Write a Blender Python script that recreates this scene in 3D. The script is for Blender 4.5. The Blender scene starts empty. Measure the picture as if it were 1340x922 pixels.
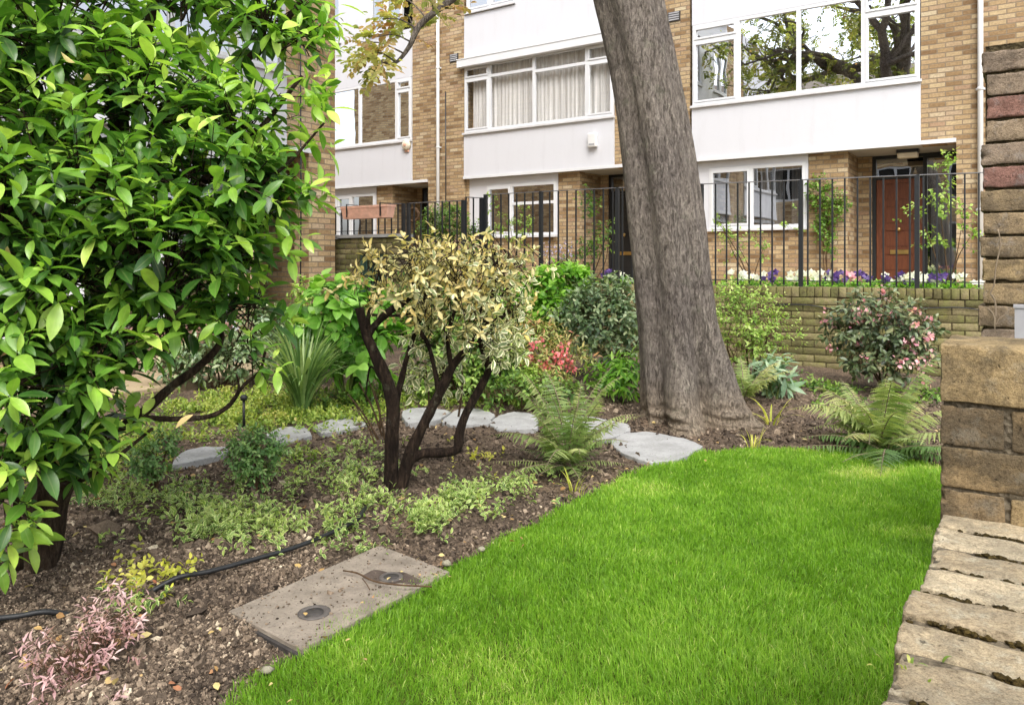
import bpy, math, random
import numpy as np
from mathutils import Vector, Matrix, noise as mnoise

random.seed(7)
RNG = np.random.default_rng(11)
SC = bpy.context.scene
COL = SC.collection
TH = math.radians(34.4)
CT, ST = math.cos(TH), math.sin(TH)
EYE = 1.1
FPX = 1000.0
YF = 13.4            # plane of the terrace's front

# ------------------------------------------------------------------ measuring helpers
def ray(px, py):
    u = (px - 670) / FPX; v = (340 - py) / FPX
    return np.array([-ST + CT * u, CT + ST * u, v])
def atz(px, py, z): return np.array([0, 0, EYE]) + ray(px, py) * z
def gnd(px, py, h=0.0):
    d = ray(px, py); return np.array([0, 0, EYE]) + d * ((h - EYE) / d[2])
def aty(px, py, Y):
    d = ray(px, py); return np.array([0, 0, EYE]) + d * (Y / d[1])
def proj(P):
    P = np.asarray(P, float)
    z = -ST * P[..., 0] + CT * P[..., 1]; l = CT * P[..., 0] + ST * P[..., 1]
    z = np.where(np.abs(z) < 1e-4, 1e-4, z)
    return 670 + FPX * l / z, 340 - FPX * (P[..., 2] - EYE) / z, z

# ------------------------------------------------------------------ numpy noise
def _hash(ix, iy, iz):
    h = (ix * 374761393 + iy * 668265263 + iz * 2147483647) & 0xFFFFFFFF
    h = ((h ^ (h >> 13)) * 1274126177) & 0xFFFFFFFF
    h = ((h ^ (h >> 16)) * 2246822519) & 0xFFFFFFFF
    return ((h ^ (h >> 15)) & 0xFFFFFF) / float(0xFFFFFF)
def vnoise(P):
    P = np.asarray(P, float); I = np.floor(P).astype(np.int64); F = P - I; F = F * F * (3 - 2 * F)
    r = 0
    for dx in (0, 1):
        wx = F[..., 0] if dx else 1 - F[..., 0]
        for dy in (0, 1):
            wy = F[..., 1] if dy else 1 - F[..., 1]
            for dz in (0, 1):
                wz = F[..., 2] if dz else 1 - F[..., 2]
                r = r + wx * wy * wz * _hash(I[..., 0] + dx, I[..., 1] + dy, I[..., 2] + dz)
    return r * 2 - 1
def fbm(P, o=4, g=.5):
    P = np.asarray(P, float); a = 1; r = 0; t = 0
    for k in range(o):
        r = r + a * vnoise(P * (2 ** k) + 17.3 * k); t += a; a *= g
    return r / t
def nrm(v):
    v = np.asarray(v, float); n = np.linalg.norm(v, axis=-1, keepdims=True); return v / np.maximum(n, 1e-9)

# ------------------------------------------------------------------ object helpers
def link(name, me, parent=None, mat=None):
    o = bpy.data.objects.new(name, me); COL.objects.link(o)
    if mat is not None: me.materials.append(mat)
    if parent is not None: o.parent = parent
    return o
def tag(o, label=None, cat=None, group=None, kind=None):
    if label: o['label'] = label
    if cat: o['category'] = cat
    if group: o['group'] = group
    if kind: o['kind'] = kind
    return o
def thing(name, label, cat, loc=(0, 0, 0), rz=0, group=None):
    o = bpy.data.objects.new(name, None); COL.objects.link(o)
    o.empty_display_size = .1; o.location = tuple(float(a) for a in loc); o.rotation_euler = (0, 0, rz)
    return tag(o, label, cat, group)

class MB:
    """collects shapes; build() links them as one mesh object"""
    def __init__(s): s.v = []; s.f = []; s.n = 0; s.att = {}; s.sm = []
    def raw(s, V, F, smooth=False, **att):
        V = np.asarray(V, float).reshape(-1, 3)
        s.v.append(V)
        F = [np.asarray(F)] if isinstance(F, np.ndarray) else [np.asarray(f) for f in F]
        for f in F:
            f2 = f + s.n
            if f2.ndim == 1: f2 = f2[None]
            s.f.append(f2); s.sm.append(np.full(len(f2), smooth))
        for k in set(list(s.att) + list(att)):
            if k not in s.att: s.att[k] = [np.zeros(s.n)] if s.n else []
            a = att.get(k, 0.0)
            s.att[k].append(np.broadcast_to(np.asarray(a, float), (len(V),)).copy())
        s.n += len(V)
    def box(s, x0, x1, y0, y1, z0, z1, **att):
        V = [(x0,y0,z0),(x1,y0,z0),(x1,y1,z0),(x0,y1,z0),(x0,y0,z1),(x1,y0,z1),(x1,y1,z1),(x0,y1,z1)]
        s.raw(V, np.array([(0,3,2,1),(4,5,6,7),(0,1,5,4),(1,2,6,5),(2,3,7,6),(3,0,4,7)]), **att)
    def obox(s, c, ax, ay, hx, hy, hz, **att):
        """oriented box: centre, horizontal axes ax/ay, half sizes"""
        c = np.asarray(c, float); ax = np.asarray(ax, float); ay = np.asarray(ay, float); az = np.array([0, 0, 1.])
        V = [c + ax*hx*a + ay*hy*b + az*hz*d for d in (-1, 1) for a, b in ((-1,-1),(1,-1),(1,1),(-1,1))]
        s.raw(V, np.array([(0,3,2,1),(4,5,6,7),(0,1,5,4),(1,2,6,5),(2,3,7,6),(3,0,4,7)]), **att)
    def tube(s, pts, rad, sides=8, cap=True, smooth=True, wob=0, **att):
        pts = np.asarray(pts, float); n = len(pts)
        rad = np.broadcast_to(np.asarray(rad, float), (n,))
        T = np.gradient(pts, axis=0); T = nrm(T)
        ref = np.array([0, 0, 1.]) if abs(T[0][2]) < .9 else np.array([1., 0, 0])
        N = np.zeros_like(pts); N[0] = nrm(np.cross(T[0], ref))
        for i in range(1, n):
            m = N[i-1] - T[i] * np.dot(N[i-1], T[i]); N[i] = nrm(m)
        B = np.cross(T, N); a = np.linspace(0, 2*np.pi, sides, endpoint=False)
        R = rad[:, None] * np.ones(sides)
        P = pts[:, None] + R[..., None] * (np.cos(a)[None, :, None] * N[:, None] + np.sin(a)[None, :, None] * B[:, None])
        if wob: P = P + (P - pts[:, None]) * (wob * fbm(P * (.35 / max(rad.max(), .004)), 3))[..., None]
        i, j = np.meshgrid(np.arange(n-1), np.arange(sides), indexing='ij'); j2 = (j+1) % sides
        F = np.stack([i*sides+j, i*sides+j2, (i+1)*sides+j2, (i+1)*sides+j], -1).reshape(-1, 4)
        Fs = [F]
        if cap: Fs += [np.arange(sides)[::-1], np.arange(sides) + (n-1)*sides]
        s.raw(P.reshape(-1, 3), Fs, smooth, **att)
    def lathe(s, c, prof, sides=24, axis=None, smooth=True, **att):
        """prof: list of (r, h) along axis (default z)"""
        c = np.asarray(c, float); ax = np.array([0,0,1.]) if axis is None else nrm(axis)
        ref = np.array([1.,0,0]) if abs(ax[0]) < .9 else np.array([0,1.,0])
        e1 = nrm(np.cross(ax, ref)); e2 = np.cross(ax, e1)
        a = np.linspace(0, 2*np.pi, sides, endpoint=False); pr = np.asarray(prof, float); n = len(pr)
        P = c + pr[:,None,0:1]*(np.cos(a)[None,:,None]*e1 + np.sin(a)[None,:,None]*e2) + pr[:,None,1:2]*ax
        i, j = np.meshgrid(np.arange(n-1), np.arange(sides), indexing='ij'); j2 = (j+1) % sides
        F = np.stack([i*sides+j, i*sides+j2, (i+1)*sides+j2, (i+1)*sides+j], -1).reshape(-1, 4)
        s.raw(P.reshape(-1, 3), [F, np.arange(sides)[::-1], np.arange(sides)+(n-1)*sides], smooth, **att)
    def prism(s, poly, z0, z1, bev=0.0, **att):
        """polygon (ccw, xy) extruded, with a small top bevel"""
        p = np.asarray(poly, float)[:, :2]; n = len(p); c = p.mean(0)
        d = nrm(p - c)
        L = [np.c_[p, np.full(n, z0)], np.c_[p, np.full(n, z1 - bev)]]
        if bev: L.append(np.c_[p - d*bev, np.full(n, z1)])
        V = np.concatenate(L); k = len(L); F = []
        for a in range(k-1):
            for i in range(n): F.append((a*n+i, a*n+(i+1) % n, (a+1)*n+(i+1) % n, (a+1)*n+i))
        s.raw(V, [np.array(F), np.arange(n)[::-1], np.arange(n)+(k-1)*n], **att)
    def inst(s, T, pos, R, L, rnd, smooth=True):
        """many copies of a template T=(V,F,e,t)"""
        V, F, e, t = T; n = len(pos); m = len(V)
        L = np.broadcast_to(np.asarray(L, float), (n,))
        P = np.einsum('nij,mj->nmi', R, V) * L[:, None, None] + pos[:, None]
        Fs = (F[None] + (np.arange(n) * m)[:, None, None]).reshape(-1, F.shape[1])
        s.raw(P.reshape(-1, 3), [Fs], smooth, rnd=np.repeat(rnd, m), edge=np.tile(e, n), tl=np.tile(t, n))
    def build(s, name, mat, parent=None):
        me = bpy.data.meshes.new(name)
        V = np.concatenate(s.v); me.vertices.add(len(V)); me.vertices.foreach_set('co', V.astype(np.float32).ravel())
        nl = sum(f.size for f in s.f); nf = sum(len(f) for f in s.f)
        me.loops.add(nl); me.polygons.add(nf)
        me.loops.foreach_set('vertex_index', np.concatenate([f.ravel() for f in s.f]).astype(np.int32))
        tot = np.concatenate([np.full(len(f), f.shape[1]) for f in s.f]); st = np.r_[0, np.cumsum(tot)[:-1]]
        me.polygons.foreach_set('loop_start', st.astype(np.int32)); me.polygons.foreach_set('loop_total', tot.astype(np.int32))
        me.polygons.foreach_set('use_smooth', np.concatenate(s.sm))
        for k, a in s.att.items():
            at = me.attributes.new(k, 'FLOAT', 'POINT'); at.data.foreach_set('value', np.concatenate(a).astype(np.float32))
        me.update(calc_edges=True); me.validate()
        return link(name, me, parent, mat)

def spline(pts, n=24):
    """Catmull-Rom through points of any dimension"""
    P = np.asarray(pts, float)
    if len(P) == 2: return P[0] + (P[1]-P[0]) * np.linspace(0, 1, n)[:, None]
    Q = np.vstack([2*P[0]-P[1], P, 2*P[-1]-P[-2]]); m = len(P) - 1
    t = np.linspace(0, m - 1e-6, n); i = t.astype(int); f = (t - i)[:, None]
    a, b, c, d = Q[i], Q[i+1], Q[i+2], Q[i+3]
    return .5*((2*b) + (c-a)*f + (2*a-5*b+4*c-d)*f**2 + (3*b-a-3*c+d)*f**3)

def inpoly(P, poly):
    x, y = P[:, 0], P[:, 1]; r = np.zeros(len(P), bool); q = np.asarray(poly)[:, :2]
    for (x0, y0), (x1, y1) in zip(q, np.roll(q, -1, 0)):
        c = ((y0 > y) != (y1 > y)) & (x < (x1-x0)*(y-y0)/((y1-y0) if abs(y1-y0) > 1e-9 else 1e-9) + x0); r ^= c
    return r

# ------------------------------------------------------------------ materials
def C(r, g, b, k=1.0):
    f = lambda c: ((c/255+.055)/1.055)**2.4 if c > 10 else c/255/12.92
    return (min(f(r)*k, .9), min(f(g)*k, .9), min(f(b)*k, .9), 1)
class NT:
    def __init__(s, name):
        s.m = bpy.data.materials.new(name); s.m.use_nodes = True; s.t = s.m.node_tree; s.t.nodes.clear()
        s.out = s.t.nodes.new('ShaderNodeOutputMaterial')
    def n(s, typ, ins=None, **props):
        nd = s.t.nodes.new('ShaderNode' + typ)
        for k, v in props.items(): setattr(nd, k, v)
        for k, v in (ins or {}).items():
            i = nd.inputs[k]
            if isinstance(v, bpy.types.NodeSocket): s.t.links.new(v, i)
            else: i.default_value = v
        return nd
    def ramp(s, fac, stops, interp='LINEAR'):
        nd = s.n('ValToRGB', {0: fac}); cr = nd.color_ramp; cr.interpolation = interp
        while len(cr.elements) < len(stops): cr.elements.new(.5)
        for e, (p, c) in zip(cr.elements, stops): e.position = p; e.color = c
        return nd.outputs[0]
    def mix(s, f, a, b, mode='MIX'):
        nd = s.n('Mix', data_type='RGBA', blend_type=mode)
        for i, v in ((0, f), (6, a), (7, b)):
            if isinstance(v, bpy.types.NodeSocket): s.t.links.new(v, nd.inputs[i])
            else: nd.inputs[i].default_value = v
        return nd.outputs[2]
    def math(s, op, a, b=0.0, clamp=False):
        return s.n('Math', {0: a, 1: b}, operation=op, use_clamp=clamp).outputs[0]
    def noise(s, vec, scale, detail=4, rough=.55, dist=0):
        return s.n('TexNoise', {'Vector': vec, 'Scale': scale, 'Detail': detail, 'Roughness': rough, 'Distortion': dist}).outputs[0]
    def coord(s, scale=None, out='Object'):
        c = s.n('TexCoord').outputs[out]
        if scale: c = s.n('Mapping', {'Vector': c, 'Scale': scale}).outputs[0]
        return c
    def attr(s, name): return s.n('Attribute', attribute_name=name).outputs['Fac']
    def bump(s, h, strength=.5, dist=.01, normal=None):
        i = {'Height': h, 'Strength': strength, 'Distance': dist}
        if normal is not None: i['Normal'] = normal
        return s.n('Bump', i).outputs[0]
    def done(s, sh): s.t.links.new(sh, s.out.inputs[0]); return s.m
    def pbr(s, col, rough=.8, normal=None, spec=.3, metal=0.0):
        i = {'Base Color': col, 'Roughness': rough, 'Specular IOR Level': spec, 'Metallic': metal}
        if normal is not None: i['Normal'] = normal
        return s.n('BsdfPrincipled', i).outputs[0]

def simple(name, col, rough=.6, var=.15, scale=6, spec=.3, bump=0.0, bscale=60, metal=0, stretch=None):
    m = NT(name); c = m.coord(stretch)
    f = m.ramp(m.noise(c, scale, 5, .6), [(.3, (1-var,)*3+(1,)), (.7, (1+var*.4,)*3+(1,))])
    colr = m.mix(1.0, col, f, 'MULTIPLY')
    nm = m.bump(m.noise(c, bscale, 4), bump, .01) if bump else None
    return m.done(m.pbr(colr, rough, nm, spec, metal))

def leafmat(name, stops, edge=None, edge_lo=.55, edge_hi=.8, centre=None, rough=.45, trans=.3, spec=.4, back=1.35):
    """stops over the per-leaf 'rnd'; optional edge/centre variegation from the 'edge' attribute"""
    m = NT(name); r = m.attr('rnd'); c = m.coord()
    col = m.ramp(r, stops)
    col = m.mix(1.0, col, m.ramp(m.noise(c, 25, 3), [(.3, (.75,.78,.7,1)), (.7, (1.12,1.1,1.05,1))]), 'MULTIPLY')
    e = m.attr('edge')
    if edge is not None:
        k = m.math('ADD', e, m.math('MULTIPLY', m.math('SUBTRACT', m.noise(c, 60, 3), .5), .9))
        k = m.ramp(k, [(edge_lo, (0,0,0,1)), (edge_hi, (1,1,1,1))])
        col = m.mix(k, col, edge)
    else:   # paler midrib
        k = m.ramp(e, [(0, (1,1,1,1)), (.16, (0,0,0,1))])
        col = m.mix(m.math('MULTIPLY', k, .35), col, m.mix(.5, col, (.45,.5,.2,1)))
    bf = m.n('NewGeometry').outputs['Backfacing']
    col = m.mix(bf, col, m.mix(1.0, col, (back, back, back*.95, 1), 'MULTIPLY'))
    p = m.pbr(col, rough, None, spec)
    t = m.n('BsdfTranslucent', {'Color': m.mix(1.0, col, (1.25,1.3,.75,1), 'MULTIPLY')}).outputs[0]
    return m.done(m.n('MixShader', {0: trans, 1: p, 2: t}).outputs[0])

def brickmat(name, stops, mortar, tint=None, tint_amt=0.0, bw=.225, rh=.075, ms=.009, dirt=.35):
    """running-bond brickwork laid in metres over vertical faces (object space)"""
    m = NT(name); tc = m.n('TexCoord'); sx = m.n('SeparateXYZ', {0: tc.outputs['Object']}); sn = m.n('SeparateXYZ', {0: tc.outputs['Normal']})
    side = m.math('GREATER_THAN', m.math('ABSOLUTE', sn.outputs[0]), .6)
    hx = m.n('Mix', {0: side, 2: sx.outputs[0], 3: sx.outputs[1]}, data_type='FLOAT').outputs[0]
    v = m.n('CombineXYZ', {0: hx, 1: sx.outputs[2], 2: 0.0}).outputs[0]
    wob = m.n('VectorMath', {0: v, 1: m.n('VectorMath', {0: m.n('TexNoise', {'Vector': v, 'Scale': 9.0, 'Detail': 3.0}).outputs['Color'], 1: (.004,.004,0)}, operation='MULTIPLY').outputs[0]}, operation='ADD').outputs[0]
    b = m.n('TexBrick', {'Vector': wob, 'Color1': (0,0,0,1), 'Color2': (1,1,1,1), 'Mortar': (0,0,0,1), 'Scale': 1.0, 'Mortar Size': ms, 'Mortar Smooth': .25, 'Bias': 0.0, 'Brick Width': bw, 'Row Height': rh}, offset=.5, squash=1.0)
    col = m.ramp(b.outputs['Color'], stops)
    col = m.mix(1.0, col, m.ramp(m.noise(v, 30, 5, .7), [(.25, (.62,.6,.56,1)), (.75, (1.2,1.2,1.2,1))]), 'MULTIPLY')
    col = m.mix(b.outputs['Fac'], col, mortar)
    col = m.mix(dirt, col, m.mix(1.0, col, m.ramp(m.noise(v, .9, 5, .65), [(.3, (.5,.48,.45,1)), (.7, (1.25,1.25,1.25,1))]), 'MULTIPLY'))
    if tint is not None:
        col = m.mix(m.math('MULTIPLY', m.ramp(m.noise(v, 2.2, 5, .65), [(.35,(0,0,0,1)),(.65,(1,1,1,1))]), tint_amt), col, tint)
    h = m.math('ADD', m.math('MULTIPLY', m.math('SUBTRACT', 1.0, b.outputs['Fac']), 1.0), m.math('MULTIPLY', m.noise(v, 70, 4), .5))
    return m.done(m.pbr(col, .9, m.bump(h, .8, .008), .15))

M = {}
stock = [(0, C(140,112,82,.8)), (.2, C(170,142,106,.8)), (.45, C(192,166,128,.82)), (.7, C(206,184,146,.82)), (.88, C(182,152,124,.8)), (1, C(216,200,168,.82))]
M['brick'] = brickmat('yellow_stock_brick', stock, C(150,134,112,.8))
M['brick_brightened'] = brickmat('brightened_stock_brick', [(p_, tuple(min(v*1.3, .8) for v in c_[:3]) + (1,)) for p_, c_ in stock], C(150,134,112,.95))  # stock brick with its colour brightened against shade on the left building
M['brick_end'] = brickmat('brown_stock_brick', [(0, C(168,134,96,.95)), (.5, C(208,178,134,1)), (1, C(224,198,154,1))], C(176,160,136,.95))  # colour raised to make up for the shade on the end wall
M['render'] = simple('white_render', (.80,.81,.84,1), .75, .10, 1.4, .25, .12, 40)
def rendermat():
    m = NT('white_painted_render'); c = m.coord()
    st = m.noise(m.coord((3, 3, .5)), 1.6, 6, .7)
    col = m.ramp(st, [(.2, (.535,.535,.56,1)), (.45, (.58,.585,.615,1)), (.8, (.592,.597,.627,1))])
    nm = m.bump(m.math('ADD', m.noise(c, 120, 4), m.math('MULTIPLY', m.noise(c, 8, 3), .8)), .25, .01)
    return m.done(m.pbr(col, .7, nm, .25))
M['render'] = rendermat()
M['soffit'] = simple('grey_soffit', (.42,.41,.38,1), .8, .12, 2)
M['upvc'] = simple('white_window_frame', (.66,.67,.685,1), .35, .05, 3, .4)
M['sill'] = simple('sill_white', (.60,.60,.61,1), .5, .12, 5)
M['dark'] = simple('dark_room', (.025,.024,.022,1), .9, .3, 2)  # near-black sheets hold the shade of the unlit rooms in their colour
M['blackpaint'] = simple('black_painted_iron', (.018,.02,.022,1), .45, .25, 30, .45, .1, 90)
M['rail_highlight'] = simple('highlight_grey_rail', (.16,.16,.17,1), .45, .3, 12, .5)  # lighter grey paints the highlight along the black railing's top rail
M['greypaint'] = simple('grey_metal', (.35,.35,.36,1), .5, .15, 8)
M['plastic_white'] = simple('white_plastic', (.66,.66,.65,1), .4, .08, 4, .4)
M['plastic_cream'] = simple('cream_plastic', (.68,.62,.50,1), .45, .1, 5)
M['green_frame'] = simple('green_paint', (.05,.10,.075,1), .5, .25, 9)
M['terracotta'] = simple('terracotta', C(232,182,158,.95), .85, .22, 12, .2, .3, 60)
M['brass'] = simple('brass', (.6,.42,.16,1), .35, .2, 10, .5, 0, 1, 1)
M['door_black'] = simple('black_door', (.02,.022,.026,1), .35, .2, 3, .5)
def woodmat(name, a, b, rough=.45, sc=(14, 14, 1.2)):
    m = NT(name); c = m.coord(sc)
    col = m.ramp(m.noise(c, 3, 6, .65, .6), [(.3, a), (.7, b)])
    return m.done(m.pbr(col, rough, m.bump(m.noise(c, 9, 4), .2, .004), .4))
M['door_wood'] = woodmat('red_brown_door', C(98,52,32,.75), C(138,80,50,.78))
M['bench_wood'] = woodmat('weathered_pink_wood', C(140,100,88,.7), C(190,150,135,.8), .8, (1.2, 14, 14))
M['bench_dark'] = woodmat('dark_bench_wood', C(70,56,46,.7), C(104,84,70,.7), .8, (14,14,1.2))
M['wire'] = simple('black_hose', (.016,.017,.018,1), .5, .4, 40, .35, .15, 200)
def glass(name, refl, tint, wav=.0015):
    m = NT(name); c = m.coord()
    nm = m.bump(m.noise(c, .9, 2), .25, wav * 8)
    g = m.n('BsdfGlossy', {'Color': (.95,.97,1,1), 'Roughness': .004, 'Normal': nm}).outputs[0]
    t = m.n('BsdfTransparent', {'Color': tint}).outputs[0]
    lw = m.n('LayerWeight', {0: .45}).outputs[1]
    f = m.math('MULTIPLY', lw, .25); f2 = m.math('ADD', f, refl, True)
    return m.done(m.n('MixShader', {0: f2, 1: t, 2: g}).outputs[0])
M['glass_bright'] = glass('mirror_like_glass', .78, (.5,.5,.5,1), .0022)
M['glass'] = glass('window_glass', .46, (.7,.7,.7,1))
M['glass_soft'] = glass('window_glass_clear', .06, (.92,.92,.92,1))
def curtain(name, a, b):
    m = NT(name); c = m.coord((1, 1, .02))
    col = m.ramp(m.noise(c, 26, 3), [(.3, a), (.7, b)])
    return m.done(m.pbr(col, .9))
M['net'] = curtain('net_curtain', (.5,.49,.47,1), (.85,.84,.82,1))
M['blind'] = curtain('pale_blind', (.40,.41,.42,1), (.66,.68,.70,1))

def soilmat(name, dark, mid, light, sc=1.0):
    m = NT(name); c = m.coord()
    a = m.noise(c, 55*sc, 6, .7); b = m.noise(c, 3.0*sc, 5, .6); v = m.n('TexVoronoi', {'Vector': c, 'Scale': 90.0*sc}).outputs[0]
    col = m.ramp(a, [(.3, dark), (.55, mid), (.74, light)])
    col = m.mix(1.0, col, m.ramp(b, [(.3, (.55,.55,.55,1)), (.7, (1.3,1.22,1.12,1))]), 'MULTIPLY')
    h = m.math('ADD', m.math('MULTIPLY', v, .7), a)
    return m.done(m.pbr(col, .95, m.bump(h, 1.0, .012), .15))
M['soil'] = soilmat('soil', C(68,60,52,.9), C(113,99,86,.9), C(170,154,133,.9))
M['soil_rough'] = soilmat('far_soil', C(52,44,34,.8), C(86,76,56,.8), C(112,104,70,.8))
M['bedsoil'] = soilmat('raised_bed_soil', C(45,36,28,.8), C(70,56,42,.8), C(100,84,64,.8))
def chipmat():
    m = NT('soil_crumbs'); r = m.attr('rnd'); c = m.coord()
    col = m.ramp(r, [(0, C(64,56,49,.9)), (.35, C(106,93,80,.9)), (.62, C(142,125,107,.9)), (.85, C(180,162,140,.9)), (1, C(212,198,172,.92))])
    col = m.mix(1.0, col, m.ramp(m.noise(c, 120, 3), [(.3,(.6,.6,.6,1)),(.7,(1.15,1.15,1.15,1))]), 'MULTIPLY')
    return m.done(m.pbr(col, .95, m.bump(m.noise(c, 300, 3), .5, .004), .1))
M['chips'] = chipmat()
def stonemat(name, a, b, spots, sc=1.0, bump=.5):
    m = NT(name); c = m.coord(); c = m.n('VectorMath', {0: c, 1: m.n('CombineXYZ', {0: m.math('MULTIPLY', m.n('ObjectInfo').outputs['Random'], 40.0)}).outputs[0]}, operation='ADD').outputs[0]
    n1 = m.noise(c, 5*sc, 7, .65); n2 = m.noise(c, 60*sc, 5, .7)
    col = m.ramp(n1, [(.3, a), (.7, b)])
    col = m.mix(m.ramp(n2, [(.55,(0,0,0,1)),(.75,(1,1,1,1))]), col, spots)
    return m.done(m.pbr(col, .88, m.bump(m.math('ADD', n2, m.math('MULTIPLY', n1, 1.5)), bump, .01), .2))
M['stone'] = stonemat('pale_stone', C(150,150,147,.75), C(196,196,195,.75), C(122,119,108,.75))
M['pebble'] = stonemat('cream_pebble', C(150,146,126,.7), C(190,184,160,.7), C(120,112,96,.7), 6)
M['paving'] = stonemat('beige_paving', C(170,150,122,.7), C(204,184,150,.7), C(140,120,95,.7), .6, .25)
M['asphalt'] = stonemat('ground_mat', C(90,85,75,.7), C(120,115,105,.7), C(80,75,66,.7), .3)
M['lid'] = stonemat('rusty_lid', C(132,122,110,.72), C(178,166,150,.74), C(98,88,78,.7), 1.8, .6)
M['lid_dark'] = simple('dark_metal_and_hole_shade', (.05,.045,.042,1), .6, .4, 30, .3, .3, 80)
M['lid_stain'] = stonemat('damp_lid_dirt', C(70,60,54,.66), C(120,106,96,.66), C(56,48,42,.66), 3, .5)
M['lid_ring'] = simple('lid_ring', (.10,.088,.08,1), .55, .4, 25, .4, .4, 80)
def nearbrick(name, stops, stain, lichen, sa=.6, la=.3):
    m = NT(name); r = m.attr('rnd'); c = m.coord()
    col = m.ramp(r, stops)
    n1 = m.noise(c, 9, 8, .72, .4); n2 = m.noise(c, 42, 8, .78); n3 = m.noise(c, 190, 6, .8); n4 = m.noise(c, 480, 3, .7)
    col = m.mix(1.0, col, m.ramp(n2, [(.32,(.50,.47,.43,1)),(.47,(.92,.91,.9,1)),(.66,(1.22,1.2,1.16,1))]), 'MULTIPLY')
    col = m.mix(m.math('MULTIPLY', m.ramp(n1, [(.46,(0,0,0,1)),(.60,(1,1,1,1))]), sa), col, stain)
    col = m.mix(m.math('MULTIPLY', m.ramp(m.noise(c, 17, 8, .75), [(.54,(0,0,0,1)),(.62,(1,1,1,1))]), la), col, lichen)
    col = m.mix(1.0, col, m.ramp(n3, [(.34,(.55,.53,.5,1)),(.5,(1,1,1,1)),(.68,(1.2,1.2,1.18,1))]), 'MULTIPLY')
    col = m.mix(1.0, col, m.ramp(n4, [(.34,(.72,.7,.68,1)),(.5,(1,1,1,1)),(.66,(1.14,1.14,1.14,1))]), 'MULTIPLY')
    col = m.mix(1.0, col, (1.38, 1.38, 1.38, 1), 'MULTIPLY')
    pit = m.ramp(m.noise(c, 75, 4, .6), [(.26,(1,1,1,1)),(.34,(0,0,0,1))])
    col = m.mix(m.math('MULTIPLY', pit, .75), col, C(58,50,42,.7))
    h = m.math('ADD', m.math('MULTIPLY', n3, .7), m.math('ADD', n2, m.math('SUBTRACT', m.math('MULTIPLY', n1, .8), m.math('MULTIPLY', pit, .8))))
    return m.done(m.pbr(col, .92, m.bump(h, 1.0, .007), .15))
M['coping'] = nearbrick('weathered_coping_brick', [(0, C(176,160,132,.74)), (.5, C(192,176,146,.75)), (1, C(202,188,160,.76))], C(140,134,118,.62), C(196,190,168,.75), .5, .5)
M['pierbrick'] = nearbrick('old_london_brick', [(0, C(120,106,86,.74)), (.4, C(150,130,98,.76)), (.6, C(176,156,116,.78)), (1, C(150,122,98,.74))], C(92,84,70,.6), C(150,150,140,.7), .7, .25)
M['tallbrick'] = nearbrick('dark_old_brick', [(0, C(132,118,98,.76)), (.3, C(166,146,110,.78)), (.55, C(144,130,118,.76)), (.8, C(172,150,108,.78)), (.81, C(138,104,96,.74)), (1, C(146,112,100,.74))], C(84,76,68,.6), C(150,148,146,.7), .55, .35)
M['wallbrick'] = nearbrick('mossy_wall_brick', [(0, C(92,88,62,.7)), (.5, C(120,112,80,.72)), (1, C(144,134,102,.73))], C(122,124,74,.7), C(126,124,66,.7), .6, .6)
M['mortar'] = soilmat('mossy_mortar', C(46,42,30,.8), C(80,72,52,.8), C(120,110,84,.8))
M['mortar_pale'] = soilmat('pale_old_mortar', C(70,64,54,.8), C(124,116,100,.8), C(168,160,144,.8))
M['mortar_dark'] = soilmat('dark_open_mortar', C(24,22,18,.8), C(44,40,33,.8), C(84,78,66,.8))
M['moss'] = soilmat('moss', C(54,46,24,.85), C(84,72,38,.85), C(116,104,60,.85), 2)
def barkmat(name, a, b, c_, base, sc=(9, 9, 1.5), bump=.9):
    m = NT(name); c = m.coord(sc); o = m.coord()
    n1 = m.noise(c, 2.2, 8, .7, .5); n2 = m.noise(o, 1.6, 5, .6); n3 = m.noise(m.coord((30, 30, 6)), 3, 5, .7)
    col = m.ramp(n1, [(.3, a), (.52, b), (.72, c_)])
    col = m.mix(1.0, col, m.ramp(n2, [(.3,(.68,.66,.68,1)),(.7,(1.2,1.18,1.14,1))]), 'MULTIPLY')
    if base is not None:
        z = m.n('SeparateXYZ', {0: o}).outputs[2]
        k = m.ramp(m.math('ADD', z, m.math('MULTIPLY', n2, .25)), [(.15,(1,1,1,1)),(.42,(0,0,0,1))])
        col = m.mix(m.math('MULTIPLY', k, .75), col, m.mix(1.0, base, m.ramp(n3, [(.3,(.6,.6,.6,1)),(.7,(1.2,1.2,1.2,1))]), 'MULTIPLY'))
    n6 = m.ramp(m.noise(m.coord((26, 26, 4.5)), 2.6, 6, .75, 1.2), [(.40,(1,1,1,1)),(.47,(0,0,0,1))])
    col = m.mix(m.math('MULTIPLY', n6, .55), col, m.mix(1.0, col, (.42,.40,.38,1), 'MULTIPLY'))
    n7 = m.ramp(m.noise(o, 7.0, 6, .7), [(.58,(0,0,0,1)),(.68,(1,1,1,1))])
    col = m.mix(m.math('MULTIPLY', n7, .35), col, C(150,150,128,.9))
    n5 = m.noise(m.coord((1, 1, .35)), 110, 6, .8)
    col = m.mix(1.0, col, m.ramp(n5, [(.34,(.6,.59,.58,1)),(.5,(1,1,1,1)),(.68,(1.25,1.24,1.22,1))]), 'MULTIPLY')
    h = m.math('ADD', m.math('SUBTRACT', m.math('ADD', n1, m.math('MULTIPLY', n3, .6)), m.math('MULTIPLY', n6, .5)), m.math('MULTIPLY', n5, .35))
    return m.done(m.pbr(col, .92, m.bump(h, bump, .045), .15))
M['bark'] = barkmat('grey_bark', C(112,103,96,.85), C(154,145,135,.87), C(190,181,168,.88), C(200,180,154,.85), (15,15,6), 1.0)
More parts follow.
